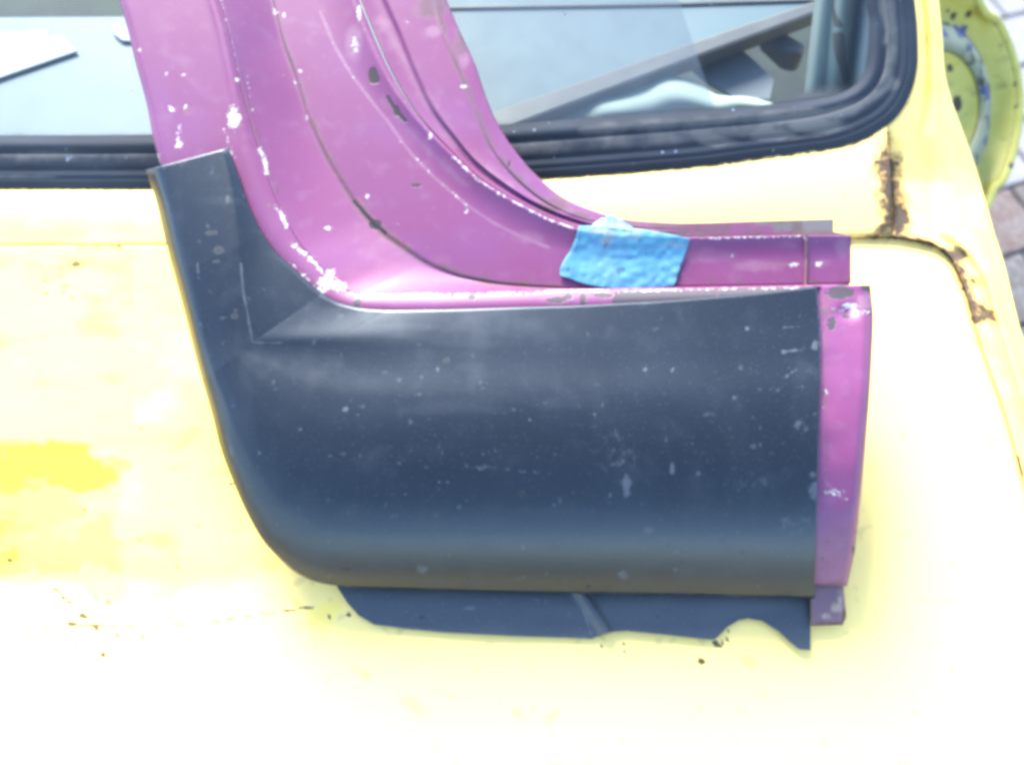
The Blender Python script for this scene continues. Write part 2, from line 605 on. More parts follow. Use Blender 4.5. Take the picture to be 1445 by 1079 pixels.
# scuttle: sheet between the seal and the bonnet's rear edge
SHUT_TOP = [(-160, 348), (0, 347), (300, 346), (700, 342), (1000, 337), (1200, 334), (1258, 333)]
so_sc = np.array([(x, y) for x, y in SEAL_OUT if x < 1240] + [(1251, 178)])
n = 420
a = crs(so_sc, n); b = crs(SHUT_TOP, n)
A = PG(a[:, 0], a[:, 1], -0.001)
B = P(b[:, 0], b[:, 1] - 2, 0.001)
rows = []
for k in range(31):
    t = k / 30
    rows.append(A * (1 - t) + B * t + BN * (0.004 * math.sin(math.pi * t)))
B2 = P(b[:, 0], b[:, 1] - 0.8, -0.001); B3 = P(b[:, 0], b[:, 1] - 0.2, -0.012)
rows += [B2, B3]
rust_seam = [('l', [(1251, 232), (1256, 262), (1260, 300), (1266, 318)], 30, 1.05), ('s', 1268, 308, 15, 16, 1.2), ('l', [(1252, 190), (1251, 235)], 8, 0.75),
             ('l', [(1215, 335), (1250, 331), (1290, 336), (1322, 345)], 6, 0.85), ('s', 1248, 325, 14, 8, 0.9)]
rust_shut = [('s', 1351, 361, 14, 10, 1.2), ('l', [(1330, 352), (1350, 362)], 8, 1.0), ('l', [(1352, 375), (1362, 400), (1372, 430), (1378, 452)], 11, 0.95),
             ('l', [(1360, 395), (1392, 402)], 9, .75), ('s', 1390, 443, 12, 7, 1.1), ('l', [(1384, 440), (1404, 452)], 6, 1.0), ('s', 1380, 440, 12, 16, .8),
             ('l', [(1436, 645), (1444, 672)], 4, 1.0)]
halo = [('l', [(1250, 205), (1256, 262), (1264, 318)], 42, 0.85), ('l', [(1205, 336), (1250, 333), (1320, 345), (1345, 365), (1372, 430), (1385, 480)], 26, 0.8),
        ('l', [(1392, 400), (1402, 450)], 22, .7)]
seal_dirt = [('l', [(x, y + 2) for x, y in SEAL_OUT if -200 < x < 1240], 4.0, 0.95)]
grid('scuttle_panel', np.stack(rows), M_YELLOW, car,
     {'rust': rust_seam, 'halo': halo, 'dirt': seal_dirt + [('s', 240, 347, 1, 1, 0)]},
     {'tone': lambda x, y: 0.20 - 0.20 * np.clip((x - 500) / 500, 0, 1) + 0 * y}, solid=0.0012)

# wing and pillar foot on the right
WIN = [(1600, 1250), (1520, 930), (1475, 780), (1445, 678), (1431, 624), (1412, 562), (1393, 509), (1379, 465), (1367, 422), (1355, 388), (1341, 362), (1321, 345),
       (1287, 337), (1259, 333)]
WIN2 = [(1259, 333), (1262, 300), (1257, 260), (1252, 220), (1251, 178)]
WIN3 = [(1251, 178), (1267, 163.5), (1287, 127), (1295, 87), (1293.5, 33), (1290, 0), (1284, -60)]
WOUT = [(1700, 1250), (1610, 930), (1550, 780), (1510, 678), (1490, 624), (1470, 562), (1454, 509), (1440, 465), (1429, 422), (1421, 388), (1414, 362), (1409, 347),
        (1405, 336), (1402, 325)]
WOUT2 = [(1402, 325), (1396, 303), (1386, 268), (1375, 230), (1366, 205)]
WOUT3 = [(1366, 205), (1356, 178), (1342, 138), (1335, 110), (1330, 50), (1325, 0), (1319, -60)]
wi = np.concatenate([crs(WIN, 150), crs(WIN2, 60)[1:], crs(WIN3, 90)[1:]])
wu = np.concatenate([crs(WOUT, 150), crs(WOUT2, 60)[1:], crs(WOUT3, 90)[1:]])
def body_pt(c, drop):
    g = PG(c[:, 0], c[:, 1], -0.001)
    p = P(c[:, 0], c[:, 1], 0.001)
    wg = (g - ORG) @ BN
    k = 1 / (1 + np.exp(-(wg - 0.004) / 0.004))
    w = np.where(wg > 0, wg * k + 0.001 * (1 - k), 0.001)
    return P(c[:, 0], c[:, 1], w - drop)
nI = len(wi)
dropw = 0.004 + 0.0 * wi[:, 0]
A = body_pt(wi, 0.0)
ninner = 240
A2 = body_pt(wi, 0.0)
rows = []
below = body_pt(wi + np.array([-1.5, 0.5]), 0.02)
rows.append(below)
for k in range(23):
    t = k / 22
    c = wi * (1 - t) + wu * t
    d = 0.010 * t * t - 0.006 * math.exp(-((t - 0.62) / 0.13) ** 2) + 0.003 * math.exp(-((t - 0.42) / 0.07) ** 2)
    rows.append(body_pt(c, d))
e0 = body_pt(wu, 0.013)
rows.append(e0 + np.array([0.0015, 0, -0.004]))
rows.append(e0 + np.array([0.0015, 0, -0.02]))
rows.append(e0 + np.array([0.010, 0, -0.20]))
rows.append(e0 + np.array([0.004, 0, -0.45]))
grid('wing', np.stack(rows), M_YELLOW, car, {'rust': rust_seam + rust_shut, 'halo': halo, 'dirt': [('l', [(1344, 180), (1363, 281), (1387, 373), (1406, 450), (1431, 537)], 3, .45)]},
     {'tone': lambda x, y: 0.10 + 0.22 * np.clip((x - 1350) / 60, 0, 1) + 0 * y}, flip=True)

# bonnet
NR, NC = 250, 420
tr = np.linspace(0, 1, NR) ** 1.0
edge_r = crs([(1302, 341), (1322, 346), (1340, 363), (1353, 389), (1365, 423), (1377, 466), (1391, 510), (1410, 563), (1429, 625), (1443, 679), (1473, 781), (1518, 931), (1598, 1250)], NR)
BX = np.zeros((NR, NC)); BY = np.zeros((NR, NC))
topc = np.array(SHUT_TOP + [(1302, 341)])
for k in range(NR):
    xl, yl = -160.0, 349.5 + (1250 - 349.5) * k / (NR - 1)
    xr, yr = edge_r[k]
    xs = np.linspace(xl, xr, NC)
    lin_y = yl + (yr - yl) * (xs - xl) / (xr - xl)
    x0 = np.linspace(-160, 1302, NC)
    dev = np.interp(x0, topc[:, 0], topc[:, 1]) + 1.5 - (349.5 + (341 - 349.5) * (x0 + 160) / 1462)
    BX[k] = xs
    BY[k] = lin_y + dev * math.exp(-k / 14)
crown = -0.010 * np.clip((BX - 500) / 900, -2, 2) ** 2 - 0.006 * np.clip((BY - 600) / 600, -2, 2) ** 2
swage = 0.0022 / (1 + np.exp((BY - 806) / 7.0)) * np.clip((700 - BX) / 500, 0, 1) + 0.0012 / (1 + np.exp((BY - 622) / 6.0)) * np.clip((500 - BX) / 400, 0, 1)
wv = crown * 0.5 + swage + 0.0008 * noise2(BX, BY, 130, 3)
Bp = P(BX, BY, wv)
def bonnet_w(px, py):
    return -0.005 * np.clip((px - 500) / 900, -2, 2) ** 2 - 0.003 * np.clip((py - 600) / 600, -2, 2) ** 2
top = P(BX[0], BY[0] - 1.4, wv[0] - 0.0012); top2 = P(BX[0], BY[0] - 1.4, wv[0] - 0.012)
Bp = np.concatenate([top2[None], top[None], Bp])
ex = P(np.append([BX[0, -1]] * 2, BX[:, -1]) + 1.0, np.append([BY[0, -1]] * 2, BY[:, -1]), np.append([wv[0, -1]] * 2, wv[:, -1]) - 0.003)
ex2 = P(np.append([BX[0, -1]] * 2, BX[:, -1]) + 1.0, np.append([BY[0, -1]] * 2, BY[:, -1]), np.append([wv[0, -1]] * 2, wv[:, -1]) - 0.02)
Bp = np.concatenate([Bp, ex[:, None], ex2[:, None]], axis=1)

blot = [('b', -60, 634, 130, 682, 24, .9), ('b', 70, 652, 150, 684, 22, .9), ('b', -60, 626, 40, 696, 20, .75), ('b', -60, 690, 100, 735, 24, .58),
        ('b', -60, 740, 30, 790, 14, .62), ('b', 92, 738, 150, 790, 12, .62), ('b', 40, 768, 140, 792, 12, .55), ('b', -60, 690, 160, 798, 26, .52), ('b', 150, 645, 320, 800, 60, .33),
        ('b', -60, 540, 55, 640, 26, .40), ('b', 55, 380, 82, 600, 12, .36), ('b', 95, 352, 180, 362, 10, .42), ('b', 60, 470, 80, 640, 18, .30),
        ('b', 185, 640, 300, 800, 25, .24), ('s', 210, 645, 20, 12, .40), ('s', 250, 660, 17, 12, .42), ('s', 285, 648, 18, 9, .34), ('s', 240, 706, 14, 14, .36),
        ('s', 200, 668, 13, 8, .36), ('s', 270, 782, 28, 17, .30), ('s', 313, 780, 16, 14, .32), ('s', 205, 778, 13, 14, .30), ('s', 248, 735, 14, 9, .32),
        ('s', 284, 690, 11, 10, .34), ('b', 430, 850, 480, 900, 18, .30), ('s', 440, 918, 6, 14, .36), ('s', 22, 392, 20, 9, .34), ('s', 197, 411, 15, 8, .36),
        ('s', 163, 475, 12, 7, .34), ('s', 165, 520, 20, 10, .36), ('s', 212, 483, 12, 6, .34), ('s', 237, 482, 13, 6, .34), ('s', 217, 510, 10, 7, .34),
        ('s', 234, 527, 11, 7, .34), ('s', 95, 521, 12, 5, .34), ('s', 103, 470, 9, 6, .34), ('s', 148, 556, 10, 5, .34), ('s', 200, 562, 9, 5, .34),
        ('s', 115, 531, 8, 5, .34), ('s', 161, 414, 9, 6, .34), ('s', 133, 408, 8, 5, .3), ('s', 213, 553, 9, 5, .34), ('s', 20, 445, 6, 12, .3), ('s', 160, 595, 9, 5, .3),
        ('s', 500, 950, 14, 8, .26), ('s', 570, 998, 32, 14, .22), ('s', 755, 1008, 12, 8, .26), ('s', 1056, 940, 14, 10, .3), ('s', 650, 978, 9, 7, .26)]
def tone_b(x, y):  # yellow deepens towards the left and in warped boxes and spots
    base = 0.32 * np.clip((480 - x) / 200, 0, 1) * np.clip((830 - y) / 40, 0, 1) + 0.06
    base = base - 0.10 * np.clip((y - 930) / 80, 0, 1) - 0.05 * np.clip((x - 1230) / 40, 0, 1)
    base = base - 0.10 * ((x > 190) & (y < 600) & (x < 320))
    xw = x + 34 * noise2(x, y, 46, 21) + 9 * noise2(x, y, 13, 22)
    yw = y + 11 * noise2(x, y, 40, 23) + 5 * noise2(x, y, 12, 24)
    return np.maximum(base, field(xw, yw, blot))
spots = [('s', 14, 790, 5, 4, 1.2), ('s', 119, 720, 4, 2.5, 1.1), ('s', 78, 831, 5, 2.5, 1.2), ('l', [(80, 831), (88, 838)], 2.5, 1.1), ('s', 89, 843, 3.5, 3, 1.2), ('s', 98, 849, 3.5, 2.5, 1.1),
         ('s', 153, 849, 3.5, 3, 1.2), ('s', 135, 843, 2.5, 2.5, 1), ('s', 116, 868, 5, 4, 1.2), ('s', 122, 871, 4, 3, 1.1), ('s', 101, 880, 8, 3, 1.2), ('l', [(92, 881), (148, 882)], 2.5, 1.1),
         ('s', 136, 885, 3, 5, 1.2), ('s', 166, 897, 3, 3, 1.1), ('s', 201, 898, 3, 3, 1.1), ('s', 145, 923, 4, 4, 1.3), ('s', 59, 827, 2.5, 2.5, .9),
         ('l', [(318, 874), (350, 869)], 2.2, 1.0), ('l', [(398, 862), (449, 855)], 2.2, 1.1), ('l', [(150, 882), (210, 884), (300, 878), (350, 869), (449, 855)], 3.4, .74), ('s', 465, 870, 2.5, 4, 1.1),
         ('s', 492, 867, 4, 3, 1.1), ('s', 326, 683, 3, 3, 1.2), ('s', 279, 741, 2.5, 2, 1), ('s', 197, 762, 2.5, 2, 1), ('s', 249, 798, 2.5, 2.5, 1), ('s', 199, 603, 2.5, 2.5, .9),
         ('s', 63, 396, 3, 2, .9), ('s', 86, 390, 3, 2, 1), ('s', 65, 415, 4, 2.5, 1), ('s', 90, 404, 4, 2.5, 1), ('s', 97, 404, 4, 2, 1), ('s', 89, 414, 3, 3, 1),
         ('s', 106, 372, 12, 6, .72), ('l', [(100, 351), (172, 349)], 5, .72), ('s', 848, 911, 2.5, 2.5, 1), ('s', 879, 908, 2.5, 2.5, 1), ('s', 881, 918, 3, 2, 1), ('s', 870, 906, 2, 2, .9),
         ('s', 1010, 907, 4, 4, 1.2), ('s', 1026, 902, 3, 3, 1.1), ('s', 1019, 906, 3, 3, 1.1), ('s', 1016, 912, 5, 2.5, 1), ('s', 990, 933, 4, 3, 1.1), ('s', 1027, 890, 3, 3, .9)]
spots += [('s', rng.uniform(70, 220), rng.uniform(830, 930), 2.2, 2.2, rng.uniform(.7, 1)) for _ in range(16)]
spots += [('s', rng.uniform(60, 105), rng.uniform(375, 430), 2.0, 2.0, rng.uniform(.7, 1)) for _ in range(12)]
grid('bonnet', Bp, M_YELLOW, car, {'rust': rust_shut[:3] + [('s', 990, 933, 4, 4, 1.0), ('l', [(1205, 336), (1250, 334), (1290, 339), (1322, 348)], 5, .75)],
     'halo': halo + [('s', 990, 933, 9, 9, .6)], 'dirt': spots}, {'tone': tone_b}, flip=False)

# gutter under the shut lines
g = np.concatenate([crs(SHUT_TOP, 120), crs([(1258, 333), (1290, 338), (1321, 345), (1341, 362), (1367, 422), (1412, 562), (1445, 678), (1520, 930), (1600, 1250)], 140)[1:]])
gr = [P(g[:, 0] + dx, g[:, 1] + dy, -0.012) for dx, dy in ((-20, 22), (0, 0), (20, -22))]
grid('gutter', np.stack(gr), simple('dirty_gutter', (0.62, 0.48, 0.18), 0.8, (0.40, 0.28, 0.10), 30), car)

# windscreen rubber
prof = [(-0.10, -0.008), (0.0, 0.0), (0.05, 0.006), (0.12, 0.0085), (0.20, 0.0065), (0.235, 0.0015), (0.26, 0.0020), (0.30, 0.0055), (0.40, 0.0072), (0.50, 0.0078),
        (0.57, 0.0068), (0.60, 0.0035), (0.63, 0.0050), (0.70, 0.0095), (0.77, 0.0100), (0.79, 0.0075), (0.815, 0.0098), (0.87, 0.0092), (0.95, 0.0055), (1.0, 0.0005)]
seal_dust = [('l', [(820, 185), (1000, 172), (1160, 160), (1205, 150)], 12, .75), ('s', 1010, 200, 26, 7, 1.0), ('s', 1090, 190, 30, 8, .95), ('s', 1150, 178, 40, 10, .95),
             ('l', [(1100, 170), (1190, 160), (1230, 140), (1260, 118)], 14, .8), ('l', [(1245, 0), (1252, 45), (1250, 60)], 8, .7),
             ('l', [(0, 217), (200, 217)], 7, .35), ('l', [(700, 205), (960, 190)], 8, .45), ('l', [(0, 250), (85, 249)], 3, .8)]
seal_rust = [('l', [(1100, 161), (1145, 157)], 5, .9), ('l', [(1105, 199), (1180, 188), (1215, 183)], 3, .8), ('l', [(885, 183), (960, 176)], 4, .7), ('s', 1268, 121, 4, 4, 1), ('s', 915, 174, 16, 3, .8)]
def seal_rows(pr):
    return np.stack([PG(si[:, 0] * (1 - s) + so[:, 0] * s, si[:, 1] * (1 - s) + so[:, 1] * s, h * 0.27) for s, h in pr])
jit = 1.0
seal = grid('windscreen_seal', seal_rows(prof[:8] + [(0.33, 0.0035), (0.55, 0.0035)] + prof[10:]), M_RUBBER, car, {'dust': seal_dust, 'rusty': seal_rust})
grid('filler_strip', seal_rows([(0.285, 0.003), (0.30, 0.0062), (0.36, 0.0078), (0.44, 0.0086), (0.52, 0.0084), (0.57, 0.0070), (0.585, 0.003)]), M_RUBBER, seal,
     {'dust': seal_dust + [('l', [(0, 217), (200, 217)], 18, .50), ('l', [(700, 210), (960, 195), (1160, 172), (1240, 130), (1262, 60), (1258, 0)], 20, .50)], 'rusty': seal_rust})

# glass
gx, gy = np.meshgrid(np.linspace(-160, 1262, 200), np.linspace(-60, 226, 60))
def reflection_veil(x, y):  # paints the pale reflection in the glass as a diffuse veil
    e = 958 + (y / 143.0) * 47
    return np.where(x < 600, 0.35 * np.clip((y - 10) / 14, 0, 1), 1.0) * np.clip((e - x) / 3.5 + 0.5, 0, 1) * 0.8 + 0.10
def grime(x, y):
    yb = np.interp(x, [p[0] for p in SEAL_IN[:11]], [p[1] for p in SEAL_IN[:11]])
    return np.clip(1 - (yb - y) / (14 + 14 * np.clip((x - 1080) / 60, 0, 1)), 0, 1) * (1.0 + 0.35 * np.clip((x - 1050) / 60, 0, 1)) + \
        np.clip((x - 1085) / 40, 0, 1) * np.clip((y - 110) / 60, 0, 1) * .5
gxf, gyf = np.meshgrid(np.linspace(-160, 1262, 480), np.linspace(-60, 226, 100))
grid('windscreen', PG(gxf, gyf, -0.005), M_GLASS, car, None, {'reflection_veil': reflection_veil, 'grime': grime})

# inside the cabin, behind the glass
z0 = PG(100.0, 198.0)[2] - 0.032
def pz(pts, dz=0.0):
    p = np.array(pts, float)
    return PZ(p[:, 0], p[:, 1], z0 + dz)
plate('dashboard', pz([(-200, 225), (-200, 24), (150, 22), (420, 20), (420, -75), (1152, -75), (1152, 12), (1067, 46), (980, 78), (863, 122), (740, 170), (660, 225)]),
      M_DASH, car, 0.02, bevel=0.004)
plate('dash_seam', pz([(560, 9), (640, 8), (955, 3), (1152, -4), (1152, 0), (955, 6), (640, 11), (560, 12)], 0.003), M_RAIL, car, 0.006)
plate('dash_rail', pz([(660, 172), (697, 156), (840, 106), (980, 57), (1147, 1), (1180, -10), (1180, 8), (1147, 20), (1067, 50), (980, 82), (863, 126), (740, 172), (690, 193)], 0.004),
      M_RAIL, car, 0.020, bevel=0.004)
plate('cabin_floor', pz([(-300, 380), (-300, -300), (1290, -300), (1290, 380)], -0.30), M_CABIN, car, 0.01)
plate('heater_duct', pz([(1075, 40), (1095, 36), (1140, 62), (1132, 76), (1110, 72)], -0.02), M_RAIL, car, 0.03, bevel=0.006)
px, py = np.meshgrid(np.linspace(1138, 1262, 90), np.linspace(-70, 215, 80))
fold = 0.010 * np.sin((px - 1140) / 13.0 + 0.004 * (py - 60)) + 0.006 * np.sin((px - 1140) / 6.1 + 1.3)
edge_t = np.clip((px - (1150 - 0.10 * (py - 20))) / 6, -1, 1)
def trim_brown(x, y):
    return field(x, y, [('l', [(1182, 52), (1184, 85), (1188, 112)], 10, 1.3), ('l', [(1178, -30), (1177, 10), (1183, 38)], 7, 1.1), ('l', [(1208, 20), (1207, 60), (1203, 95)], 6, 1.2)])
mt = Mat('grey_green_pillar_trim', (0.0864, 0.1080, 0.1080), 0.6)
mt.cloud((0.1080, 0.1332, 0.1260), 30, 0.4, 0.7, 0.7, (2, .3, .3))
mt.worn('brown', (0.0360, 0.0324, 0.0302), 0.7, 60, 0.4, 0.5, 0.15)
mt.worn('blue', (0.0936, 0.1224, 0.1584), 0.6, 60, 0.3, 0.5, 0.3)
xs = 1152 - 0.11 * (py - 20) + (px - 1138) * 0.92
grid('pillar_trim', PG(xs, py, -0.035 + fold), mt.done(), car, None,
     {'brown': trim_brown, 'blue': lambda x, y: np.clip((x - 1203) / 14, 0, 1)}, solid=0.004)

# loose things behind the glass
tag(plate('paper', pz([(-60, 48), (68, 42), (69, 50), (88, 48), (109, 72), (-60, 130)], 0.004), M_PAPER, None, 0.0015), 'large white sheet on the dashboard at the left edge', 'paper')
tag(plate('paper', pz([(156, 36), (182, 36), (186, 58), (172, 57), (161, 48)], 0.004), M_PAPER, None, 0.0015), 'small white scrap on the dashboard beside the pink pillar', 'paper')
cl_lo = crs([(735, 188), (800, 180), (900, 174), (1000, 166), (1090, 156)], 80)
cl_hi = crs([(735, 176), (780, 158), (830, 134), (862, 128), (905, 112), (935, 110), (968, 114), (990, 124), (1010, 136), (1060, 140), (1090, 148)], 80)
rows = []
for k in range(24):
    t = k / 23
    c = cl_lo * (1 - t) + cl_hi * t
    h = 0.012 * math.sin(math.pi * min(1, t * 0.95)) + 0.005 * np.sin(c[:, 0] / 17.0 + 3.0 * t) * t + 0.003 * np.sin(c[:, 0] / 41.0 - 4 * t)
    rows.append(PZ(c[:, 0], c[:, 1], z0 - 0.020 + h))
cloth = tag(grid('cloth', np.stack(rows), M_CLOTH, None, solid=0.002, flip=True), 'pale mint cloth crumpled behind the windscreen below the diagonal rail', 'cloth')
tag(plate('card', pz([(966, 88), (1038, 62), (1067, 88), (1092, 113), (1086, 140), (1040, 138), (1000, 118)], -0.030), M_SHEET, None, 0.003),
    'grey sheet with angled corners behind the windscreen beside the cloth', 'sheet')

# ------------------------------------------------------------------ pink pillar and sill section
def tilt(py):
    return 0.100 * (900.0 - np.asarray(py)) / 900.0
def PT(c, rel):
    c = np.asarray(c)
    return P(c[:, 0], c[:, 1], tilt(c[:, 1]) + rel)

base_pt = P(760.0, 880.0, 0.0)
pink = thing('pillar_section', 'magenta painted car pillar and sill section with chipped edges and blue tape patch', 'body panel', base_pt)
NP = 460
c_out = crs([(150, -70), (167, 0), (177, 33), (190, 87), (207, 150), (218, 207), (227, 235), (245, 300), (270, 400), (340, 480), (480, 505), (800, 500), (1150, 480)], NP)
c_sh = crs([(272, -70), (292, 0), (303, 40), (316, 100), (328, 165), (338, 240), (352, 292), (372, 338), (402, 382), (442, 416), (482, 438), (545, 446), (700, 443), (868, 437), (1010, 430), (1152, 424)], NP)
c_cr = crs([(292, -70), (310, 0), (320, 33), (333, 87), (343, 133), (354, 173), (368, 220), (378, 250), (398, 300), (428, 350), (447, 371), (466, 392), (482, 406), (507, 415), (600, 415), (771, 411), (960, 408), (1152, 404)], NP)
c_se = crs([(362, -70), (385, 0), (400, 60), (417, 107), (435, 165), (457, 213), (478, 250), (501, 284), (518, 307), (543, 330), (565, 345), (600, 369), (640, 387), (690, 398), (752, 404), (800, 406), (900, 405), (1050, 403), (1201, 400)], NP)
c_wl = crs([(418, -70), (444, 0), (473, 67), (497, 107), (522, 140), (550, 175), (580, 217), (614, 251), (657, 288), (694, 313), (734, 333), (774, 349), (840, 362), (930, 368), (1060, 367), (1201, 366)], NP)
c_c2 = crs([(482, -70), (498, 0), (512, 37), (527, 73), (550, 117), (580, 160), (607, 190), (640, 222), (673, 253), (707, 275), (740, 293), (774, 310), (810, 323), (860, 332), (976, 336), (1134, 333), (1201, 333)], NP)
c_g = crs([(508, -70), (537, 0), (557, 43), (580, 100), (607, 155), (636, 192), (668, 228), (705, 256), (745, 281), (790, 302), (840, 318), (900, 326), (1000, 329), (1176, 327)], NP)
c_h = crs([(588, -70), (612, 0), (622, 40), (640, 80), (655, 112), (672, 157), (692, 205), (727, 250), (773, 287), (820, 308), (880, 319), (963, 323), (1073, 321), (1176, 319)], NP)
c_i = crs([(602, -70), (630, 0), (647, 40), (670, 90), (687, 140), (707, 183), (730, 217), (760, 250), (793, 277), (840, 298), (880, 309), (920, 313), (963, 315), (1073, 312), (1176, 309)], NP)

def roll(a, b, ra, rb, n, pw):
    """blend pixel curves linearly and heights with a curved profile"""
    out = []
    for k in range(n):
        t = k / n
        out.append(PT(a * (1 - t) + b * t, ra + (rb - ra) * pw(t)))
    return out
lin_ = lambda t: t
chips_glints = [('l', [(366, 212), (372, 222), (377, 247)], 6.5, 1.0), ('l', [(390, 292), (396, 300), (404, 318)], 5.5, 1.0), ('l', [(413, 345), (430, 358), (442, 368), (454, 382)], 6, .95),
         ('s', 462, 398, 15, 7, 1.15), ('s', 478, 404, 11, 7, 1.1), ('s', 455, 407, 12, 5, 1.0), ('s', 466, 385, 7, 7, .95), ('l', [(424, 385), (437, 395)], 4, .9), ('l', [(412, 373), (416, 377)], 3, .9),
         ('l', [(508, 417), (560, 417), (616, 416)], 4.5, 1.15), ('l', [(490, 414), (505, 415)], 3, .8), ('l', [(645, 416), (660, 415)], 3.5, .85), ('l', [(690, 414), (725, 413)], 3.5, .9),
         ('l', [(771, 411), (850, 410)], 3.8, .95), ('l', [(855, 411), (960, 409)], 3.2, .85), ('l', [(960, 409), (1150, 405)], 2.6, .65), ('l', [(620, 416), (770, 412)], 2.6, .62),
         ('l', [(222, 218), (225, 232)], 4.5, 1.1), ('s', 243, 154, 5, 3.5, 1.0), ('s', 262, 150, 4, 3, 1), ('l', [(254, 178), (252, 192), (250, 206)], 4, .9), ('s', 253, 203, 5, 5, 1.1),
         ('s', 259, 105, 2.5, 2.5, 1.0), ('s', 235, 105, 3.5, 2.5, .8), ('s', 197, 70, 2, 3, .9), ('l', [(316, 182), (323, 203), (331, 226)], 2.2, .8), ('l', [(312, 0), (320, 33), (330, 70), (336, 100)], 3.2, .35),
         ('s', 335, 113, 3, 4, 1), ('s', 330, 166, 8.5, 15, 1.05), ('s', 388, 16, 5, 4, .9), ('s', 401, 21, 3, 3, .9), ('l', [(348, 100), (354, 140), (362, 185)], 3, .45),
         ('s', 518, 276, 3, 3.5, 1.1), ('s', 463, 322, 6, 2.5, 1.0), ('s', 423, 100, 2.5, 2.5, .9), ('s', 416, 116, 2, 3, .9), ('s', 655, 122, 5, 2.5, 1.0), ('s', 573, 31, 2, 3, .9), ('s', 659, 296, 2.5, 5, 1),
         ('s', 506, 15, 3, 9, .95), ('s', 507, 22, 3, 7, .9), ('s', 607, 191, 3, 5, 1), ('l', [(640, 222), (660, 240)], 3.4, .9), ('s', 432, 166, 3, 4, .8), ('s', 500, 62, 6, 12, .7)]  # slim marks on the inner crest paint its highlight; the rest are chips
hole = [('s', 331, 165, 5.2, 10, 1.25)]
lip_primer = [('b', 872, 408, 1160, 440, 14, 1.1), ('s', 785, 424, 14, 5, 1.0), ('s', 800, 420, 8, 5, .9), ('s', 823, 424, 5, 9, 1.1), ('s', 835, 428, 30, 3, .0), ('s', 505, 428, 5, 8, 1.0),
              ('s', 855, 417, 16, 4, 1.0), ('l', [(630, 417), (760, 414)], 3.5, .85), ('s', 667, 419, 6, 4, .9)]
fx = {'chip_glint': chips_glints, 'dark': hole, 'primer': lip_primer, 'rusty': [('s', 262, 158, 4, 6, .9), ('l', [(346, 120), (350, 150)], 3, .6), ('s', 380, 290, 4, 3, 1), ('s', 357, 113, 4, 4, .8), ('s', 1013, 415, 2, 7, .8)],
      'dust': [('s', 240, 40, 40, 60, .3)], 'dirt': [('l', [(167, 0), (190, 87), (218, 207)], 6, .4)]}
rows = []
rows.append(PT(c_out + np.array([1.5, 0.5]), 0.004))
rows.append(PT(c_out + np.array([0.3, 0.1]), 0.026))
rows += roll(c_out, c_out * 0.94 + c_sh * 0.06, 0.031, 0.0365, 4, lambda t: math.sin(t * math.pi / 2))
rows += roll(c_out * 0.94 + c_sh * 0.06, c_sh, 0.0365, 0.036, 30, lin_)
rows += roll(c_sh, c_cr, 0.036, 0.0335, 14, lambda t: t ** 2 - 0.9 * math.sin(math.pi * t) * 0.6)
rows.append(PT(c_cr, 0.0335))
rows = smooth_axis0(np.stack(rows), 2)
grid('outer_skin', rows, M_PINK, pink, fx, solid=0.0012)

seam_dark = [('l', [(385, 0), (400, 60), (417, 107), (435, 165), (457, 213), (478, 250), (501, 284), (518, 307), (543, 330), (565, 345)], 4.0, .48),
             ('l', [(500, 285), (518, 305), (545, 330)], 6, 1.0), ('s', 530, 318, 10, 8, .95), ('l', [(565, 345), (600, 369), (640, 387), (690, 398)], 2.6, .66)]
seam_rust = [('l', [(503, 287), (520, 308), (545, 332), (572, 348)], 13, 1.1), ('l', [(430, 150), (478, 250), (503, 287)], 6, .6), ('l', [(600, 369), (640, 387), (690, 398), (752, 404)], 4, .62), ('l', [(770, 404), (960, 404)], 4, .6), ('l', [(1138, 335), (1140, 400)], 5, 1.0),
             ('l', [(1199, 335), (1200, 400)], 3.5, .9), ('l', [(1075, 376), (1130, 370)], 5, .7)]
dark2 = [('s', 527, 107, 7, 12, 1.15), ('s', 531, 112, 6, 7, 1.0), ('l', [(547, 137), (556, 152), (572, 171)], 5.5, 1.1), ('s', 588, 262, 8, 2.4, 1.0), ('s', 560, 157, 5, 8, 1)]
dust2 = [('l', [(452, 17), (473, 67), (497, 107), (522, 140), (550, 175), (580, 217), (614, 251), (657, 288), (694, 313), (734, 333), (774, 349)], 5, .85),
         ('s', 500, 60, 14, 30, .7), ('l', [(540, 140), (600, 210), (660, 262)], 18, .55), ('s', 745, 335, 30, 14, .5), ('s', 1000, 360, 40, 14, .6), ('s', 1070, 375, 40, 10, .7), ('s', 1190, 350, 14, 18, .7), ('s', 1110, 345, 20, 8, .5),
         ('s', 1160, 372, 14, 8, .6)]
channel_chips_glints = chips_glints + [('l', [(640, 222), (673, 253), (707, 275), (740, 293), (774, 310), (808, 322)], 3.6, .70), ('l', [(512, 37), (550, 117), (580, 160), (607, 190)], 2.4, .2),  # long crest strokes paint the fold's pale highlight beside the chips
                  ('s', 1120, 373, 12, 3, .9), ('s', 1033, 361, 3, 3, .9), ('s', 1155, 372, 7, 4, .8), ('l', [(985, 337), (1130, 334)], 2.6, .7), ('l', [(452, 17), (473, 67), (497, 107), (522, 140)], 2.2, .3),
                  ('l', [(560, 195), (614, 251), (657, 288)], 2.0, .62)]
rows = []
rows += roll(c_cr, c_cr * 0.93 + c_se * 0.07, 0.0335, 0.0315, 4, lambda t: t * t)
rows += roll(c_cr * 0.93 + c_se * 0.07, c_se, 0.0315, 0.008, 34, lambda t: 1 - (1 - t) ** 1.25)
rows += [PT(c_se, 0.0086)]
rows += roll(c_se * 0.985 + c_wl * 0.015, c_wl, 0.0095, 0.0095, 34, lin_)
rows += roll(c_wl, c_c2, 0.0095, 0.0145, 22, lambda t: t * t)
